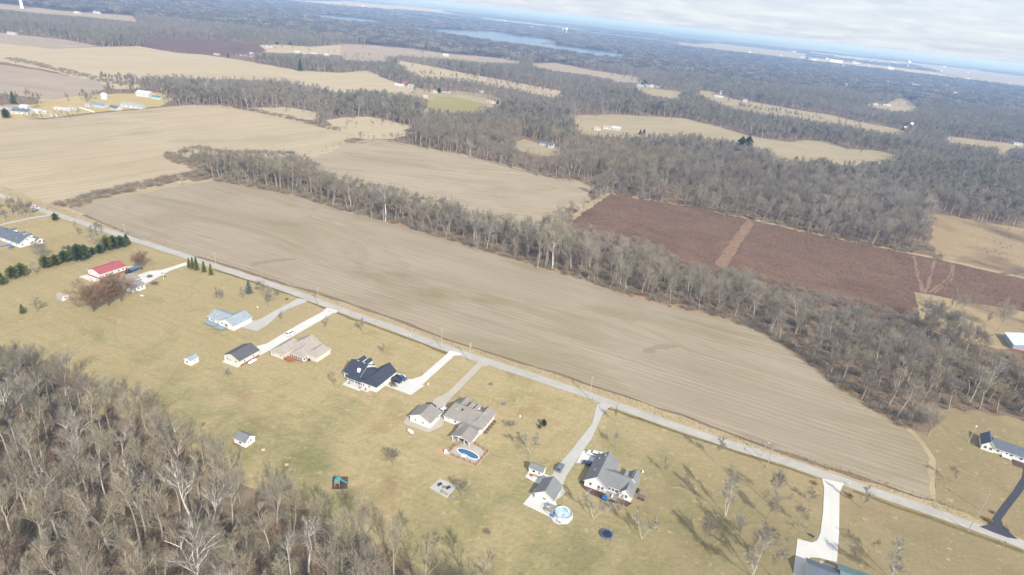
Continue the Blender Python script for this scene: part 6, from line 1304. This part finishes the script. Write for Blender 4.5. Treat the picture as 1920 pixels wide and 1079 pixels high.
# ------------------------------------------------------------------ far farms and the town
def far_house(px, py, L, Wd, h, rz, wm, rm, label, cat='house', ang=0, name=None, group=None, n=3, hip=0):
    wm = 'off' if wm == 'white' else wm; rm = 'off' if rm == 'white' else rm
    k_ = .62 if py < 122 else .85; L *= k_; Wd *= k_; h *= k_; rz *= k_
    t = site(px, py, name or cat.replace(' ', '_'), label, cat, R(ang), group)
    block(t, 'u', -L / 2, L / 2, -Wd / 2, Wd / 2, h, h + rz, wm, rm, (hip, hip), .4)
    for i in range(n): opening(t, 'f', -Wd / 2, -L / 2 + L * (i + .5) / n, h * .3, 1.2, h * .45)
    return t
FH = [(273, 181, 22, 14, 5, 3.4, 'white', 'white', 'large white barn at the top of the left farmstead', 'barn', -8, 0), (295, 186, 14, 8, 3.4, 1.4, 'white', 'green', 'low white and green shed below the large white barn', 'shed', -8, 2), (250, 202, 30, 9, 3.6, 2.2, 'white', 'light', 'long white building with a blue grey roof in the left farmstead', 'barn', -2, 4), (189, 201, 15, 10, 3, 2.2, 'white', 'blue', 'blue roofed farmhouse in the left farmstead', 'house', -5, 3), (217, 206, 14, 9, 3, 2.4, 'white', 'slate', 'white farmhouse with a dark roof right of the blue roofed one', 'house', -20, 3), (166, 200, 6, 5, 2.6, 1.2, 'white', 'light', 'small white outbuilding left of the blue roofed farmhouse', 'shed', 0, 1),
      (119, 207, 20, 5, 2.6, .8, 'white', 'white', 'long white trailer in the middle of the left farmstead', 'trailer', 3, 3), (139, 205, 12, 5, 2.6, .8, 'white', 'tanr', 'shorter white trailer beside the long one', 'trailer', -4, 2), (43, 213, 20, 12, 3.4, 2.6, 'white', 'slate', 'slate roofed farmhouse near the left picture edge', 'house', 5, 3), (48, 206, 9, 7, 4, 2.4, 'white', 'white', 'white gabled wing behind the slate roofed farmhouse', 'house', 5, 1), (70, 212, 13, 9, 3, 1.6, 'white', 'white', 'white roofed shed right of the slate roofed farmhouse', 'shed', 0, 1), (85, 213, 6, 5, 2.4, 1, 'white', 'white', 'tiny white shed right of the white roofed shed', 'shed', 0, 1), (18, 205, 16, 9, 3, 1.8, 'grey', 'taupe', 'grey roofed house at the left edge behind the wide evergreen', 'house', 0, 2), (104, 218, 9, 5, 2.4, .9, 'white', 'tanr', 'low pale shed in the scrub of the left farmstead', 'shed', 0, 1),
      (467, 109, 46, 12, 5, 3, 'red', 'white', 'long red barn with a white roof far on the left', 'barn', -8, 6), (472, 105, 12, 10, 8, 4, 'white', 'white', 'tall white farmhouse behind the long red barn', 'house', -8, 2), (455, 107, 16, 9, 4, 2.6, 'red', 'white', 'red shed at the left end of the long red barn', 'barn', -8, 2), (407, 104, 18, 12, 4, 2.4, 'grey', 'light', 'grey shed left of the long red barn', 'shed', 0, 2), (505, 90, 22, 13, 4, 2.6, 'white', 'white', 'white house in the far clearing beyond the red barn', 'house', -5, 3), (558, 99, 22, 12, 4, 2.4, 'white', 'white', 'white farm shed in the far hamlet', 'shed', -6, 2), (571, 102, 14, 10, 4, 2.4, 'white', 'light', 'white farmhouse with a pale roof in the far hamlet', 'house', 0, 2), (589, 102, 24, 9, 3.4, 2, 'white', 'white', 'long pale building in the far hamlet', 'house', -4, 3), (613, 105, 18, 11, 5, 2.6, 'white', 'white', 'white house at the right end of the far hamlet', 'house', -6, 2),
      (771, 165, 13, 9, 5, 2.6, 'white', 'brown', 'tall white farmhouse at the end of the straw field', 'house', -12, 2), (749, 162, 20, 8, 3.4, 2, 'white', 'white', 'low white shed left of the tall white farmhouse', 'shed', -8, 2), (759, 159, 9, 8, 4, 3, 'red', 'red', 'small red barn between the farmhouse and the low shed', 'barn', -8, 1), (836, 174, 16, 9, 3, 2, 'white', 'slate', 'white house with a dark roof by the field lane', 'house', -12, 2), (816, 174, 13, 9, 3.2, 2, 'cream', 'tanr', 'cream house left of the dark roofed house by the field lane', 'house', -10, 2), (904, 175, 12, 7, 4, 1.2, 'white', 'white', 'white box shed alone in the rough pasture', 'shed', -8, 0), (925, 194, 14, 9, 3, 2, 'cream', 'tanr', 'cream farm building beside two dark evergreens', 'barn', -10, 2), (915, 192, 6, 6, 3.4, 2.4, 'tan', 'brown', 'small brown shed left of the cream farm building', 'shed', -10, 1), (982, 195, 16, 9, 3, 2, 'white', 'light', 'pale roofed house in the scrub right of the evergreens', 'house', -12, 2), (1013, 198, 16, 9, 3, 1.6, 'bluegrey', 'light', 'blue grey roofed house in the scrub', 'house', -15, 2), (798, 183, 8, 6, 4, 1.6, 'tan', 'tanr', 'small tan shed at the corner of the green field', 'shed', 0, 1),
      (1023, 273, 17, 9, 3.2, 2.6, 'white', 'slate', 'white house with a dark roof in a clearing deep in the wood', 'house', -20, 3), (1033, 277, 7, 9, 4, 3, 'white', 'slate', 'tall white gable wing of the clearing house', 'house', -20, 1), (1120, 244, 11, 9, 3.4, 2.4, 'cream', 'tanr', 'cream house at the left of the meadow farm', 'house', -10, 2), (1138, 242, 14, 9, 3.6, 2.4, 'cream', 'brown', 'tan roofed house in the middle of the meadow farm', 'house', -10, 2), (1155, 244, 15, 9, 4, 2.4, 'white', 'white', 'white house at the right of the meadow farm', 'house', -12, 3), (1200, 164, 22, 13, 5, 3, 'bluegrey', 'light', 'pale blue farmhouse on the far ridge', 'house', -5, 2), (1217, 164, 26, 14, 5, 3, 'white', 'white', 'white farm shed beside the pale blue farmhouse', 'shed', -5, 2), (1232, 165, 24, 14, 5, 3, 'white', 'light', 'third farm building on the far ridge, at the right', 'house', -8, 2),
      (1347, 183, 26, 9, 3.6, 1.6, 'white', 'white', 'long white shed in the far meadow strip', 'shed', -8, 4), (1397, 191, 12, 10, 4.5, 2.5, 'white', 'light', 'white house where the far meadow strip bends', 'house', -15, 2), (1640, 197, 18, 9, 3.4, 1.8, 'white', 'white', 'white building at the left of the far hillside clearing', 'barn', -4, 3), (1662, 199, 26, 10, 3.6, 1.8, 'white', 'white', 'long white building in the far hillside clearing', 'barn', -4, 4), (1696, 245, 11, 11, 6, 4, 'red', 'white', 'red barn front beside the white silo', 'barn', 10, 1), (1713, 249, 14, 8, 3, 1.6, 'white', 'white', 'low white shed right of the silo', 'shed', -12, 1), (1763, 260, 40, 10, 3.2, 1.6, 'white', 'white', 'very long white barn along the far road at the right', 'barn', -14, 6), (1742, 254, 16, 9, 3, 1.6, 'grey', 'light', 'grey shed left of the very long white barn', 'shed', -14, 1), (1907, 272, 20, 10, 4, 2, 'white', 'light', 'white house by the far road at the right edge', 'house', -10, 2),
      (301, 41, 150, 40, 7, 3, 'white', 'white', 'very long white factory shed far beyond the woods', 'barn', -6, 6), (198, 67, 44, 20, 6, 4, 'white', 'white', 'white domed barn in the far woods', 'barn', -10, 3), (182, 26, 34, 18, 7, 4, 'white', 'white', 'white farm building far away at the upper left', 'barn', -5, 3), (145, 26, 26, 18, 7, 4, 'white', 'white', 'small white house far away at the upper left', 'house', -5, 2), (41, 60, 18, 12, 5, 3, 'cream', 'tanr', 'cream house in the upper left village', 'house', 0, 2), (69, 60, 18, 12, 5, 3, 'white', 'white', 'white house in the upper left village', 'house', 5, 2), (23, 65, 26, 12, 5, 3, 'white', 'light', 'pale long house in the upper left village', 'house', 0, 3), (8, 26, 60, 24, 6, 3, 'white', 'white', 'long white shed at the upper left picture edge', 'barn', 0, 3), (836, 106, 28, 16, 8, 4, 'white', 'white', 'white house at the end of the far grey field', 'house', -5, 2), (948, 110, 44, 16, 6, 4, 'white', 'light', 'pale farm sheds on the far field', 'barn', -5, 3), (975, 118, 26, 14, 6, 4, 'white', 'white', 'white house below the pale farm sheds', 'house', -8, 2)]
for f in FH: far_house(*f[:10], ang=f[10], n=f[11])
def silo(px, py, h, rad, lb, mat=WHITEP, cat='silo'):
    t = site(px, py, cat.replace(' ', '_'), lb, cat); MB().cyl(0, 0, 0, h, rad, rad, 14).build('shell', mat, t); MB().lathe([(rad * 1.02, h), (rad * .8, h + rad * .45), (rad * .4, h + rad * .7), (.05, h + rad * .8)], 14).build('dome', mat, t)
silo(1704, 248, 17, 3.4, 'white silo beside the red barn far at the right'); silo(196, 186, 4.5, 4.2, 'grey round grain bin behind the left farmstead', STEEL, 'grain bin'); silo(1351, 177, 8, 3.2, 'pale silo above the long white shed in the far meadow strip')
t = site(162, 206, 'board_fence', 'white board fence running down from the trailers to the big left field', 'fence', 0); a, b = at(148, 203) - at(162, 206), at(177, 212) - at(162, 206)
for i in range(13): q_ = a + (b - a) * i / 12; MB().box(q_[0] - .15, q_[0] + .15, q_[1] - .15, q_[1] + .15, 0, 1.6).build('post', WHITEP, t)
for z in (.4, .9, 1.4): MB().tube((a[0], a[1], z), (b[0], b[1], z), .18, 4).build('rail', WHITEP, t)
def tower(px, py, h, rad, lb, ang=0):
    t = site(px, py, 'water_tower', lb, 'water tower'); MB().cyl(0, 0, 0, h - rad, rad * .34, rad * .2, 14).build('stem', WHITEP, t); MB().lathe([(rad * .2, h - rad * 1.3), (rad * .75, h - rad * .8), (rad, h - rad * .2), (rad * .95, h + rad * .25), (rad * .6, h + rad * .6), (.1, h + rad * .75)], 18).build('tank', WHITEP, t, True)
tower(41.5, 16, 44, 15, 'white water tower cut by the top edge at the upper left'); tower(1061, 66, 46, 12, 'white water tower beyond the lake'); tower(1055, 63, 38, 8, 'smaller pale tank behind the water tower beyond the lake'); tower(1700.5, 129, 60, 16, 'white water tower in the distant town at the right')
FARW = [SID['white'], SID['cream'], SID['tan'], SID['grey'], BRICK]; FARR = [ROOF['white'], ROOF['light'], ROOF['taupe'], ROOF['grey'], ROOF['tanr'], ROOF['white']]
def town(n, fx, fy, lab, grp, smin, smax, seed):
    q = np.random.RandomState(seed)
    for i in range(n):
        px, py = fx(q), None; py = fy(q, px); p = at(px, py); L = q.uniform(smin, smax); Wd = L * q.uniform(.35, .7); h = q.uniform(4, 7) + 8; L *= .55; Wd *= .55
        if any(inside(np.array([px]), np.array([py]), k_)[0] for k_ in (LAKE, LAKE2)): continue
        iw = q.choice(5, p=[.5, .2, .12, .1, .08]); wm = FARW[iw]; ir = q.randint(6); rm = FARR[ir]
        t = thing('town_building', ('white', 'cream', 'tan', 'grey', 'brick')[iw] + ' walled ' + ('long ' if L > (smin + smax) / 2 else '') + lab + (', white roof' if ir in (0, 5) else ', dark roof'), 'building', (p[0], p[1], 0), R(q.choice([-22, -22, 68]) + q.uniform(-5, 5)), grp)
        wall_part(t, True, -L / 2, L / 2, -Wd / 2, Wd / 2, h, h + Wd * .16, wm); roof_part(t, True, -L / 2, L / 2, -Wd / 2, Wd / 2, h, h + Wd * .16, rm, (0, 0), .5, 'roof', .5)
hor = lambda px: 17 + (px - 960) * .1077
town(55, lambda q: q.uniform(1560, 1925), lambda q, px: hor(px) + q.uniform(22, 85), 'small building in the distant town at the right', 'buildings of the distant town at the right', 24, 70, 1)
town(24, lambda q: q.normal(1620, 45), lambda q, px: hor(px) + q.uniform(20, 42), 'block in the large cluster of the distant town', 'larger buildings of the distant town', 60, 190, 2)
town(30, lambda q: q.uniform(1030, 1340), lambda q, px: hor(px) + q.uniform(28, 68), 'small house beyond the far lake end', 'houses beyond the far end of the lake', 18, 40, 3)
town(18, lambda q: q.uniform(640, 1020), lambda q, px: hor(px) + q.uniform(22, 46), 'small building on the far lake shore', 'buildings on the far lake shore', 24, 80, 4)
town(14, lambda q: q.uniform(1195, 1275), lambda q, px: hor(px) + q.uniform(68, 84), 'house of the hamlet right of the lake', 'houses of the hamlet right of the lake', 16, 34, 5)
town(22, lambda q: q.uniform(1300, 1560), lambda q, px: hor(px) + q.uniform(28, 80), 'lone house in the far woods', 'lone houses in the far woods', 18, 46, 6)
town(18, lambda q: q.uniform(120, 620), lambda q, px: hor(px) + q.uniform(58, 84), 'building in the upper left woods', 'buildings in the hazy woods at the upper left', 24, 60, 7)
# ------------------------------------------------------------------ more fields out to the horizon
a_ = R(-22)
def cell(i, j, U, Vv, sh):
    return [((u * math.cos(a_) - v * math.sin(a_)), (u * math.sin(a_) + v * math.cos(a_))) for u, v in ((i * U + sh, j * Vv + sh), ((i + 1) * U - sh, j * Vv + sh), ((i + 1) * U - sh, (j + 1) * Vv - sh), (i * U + sh, (j + 1) * Vv - sh))]
for (i, j) in FARCELLS:
    S('field', cell(i, j, CU, CV, 12), .3, (tanf, greyf, past)[(i * 7 + j * 3) % 3], world=True)
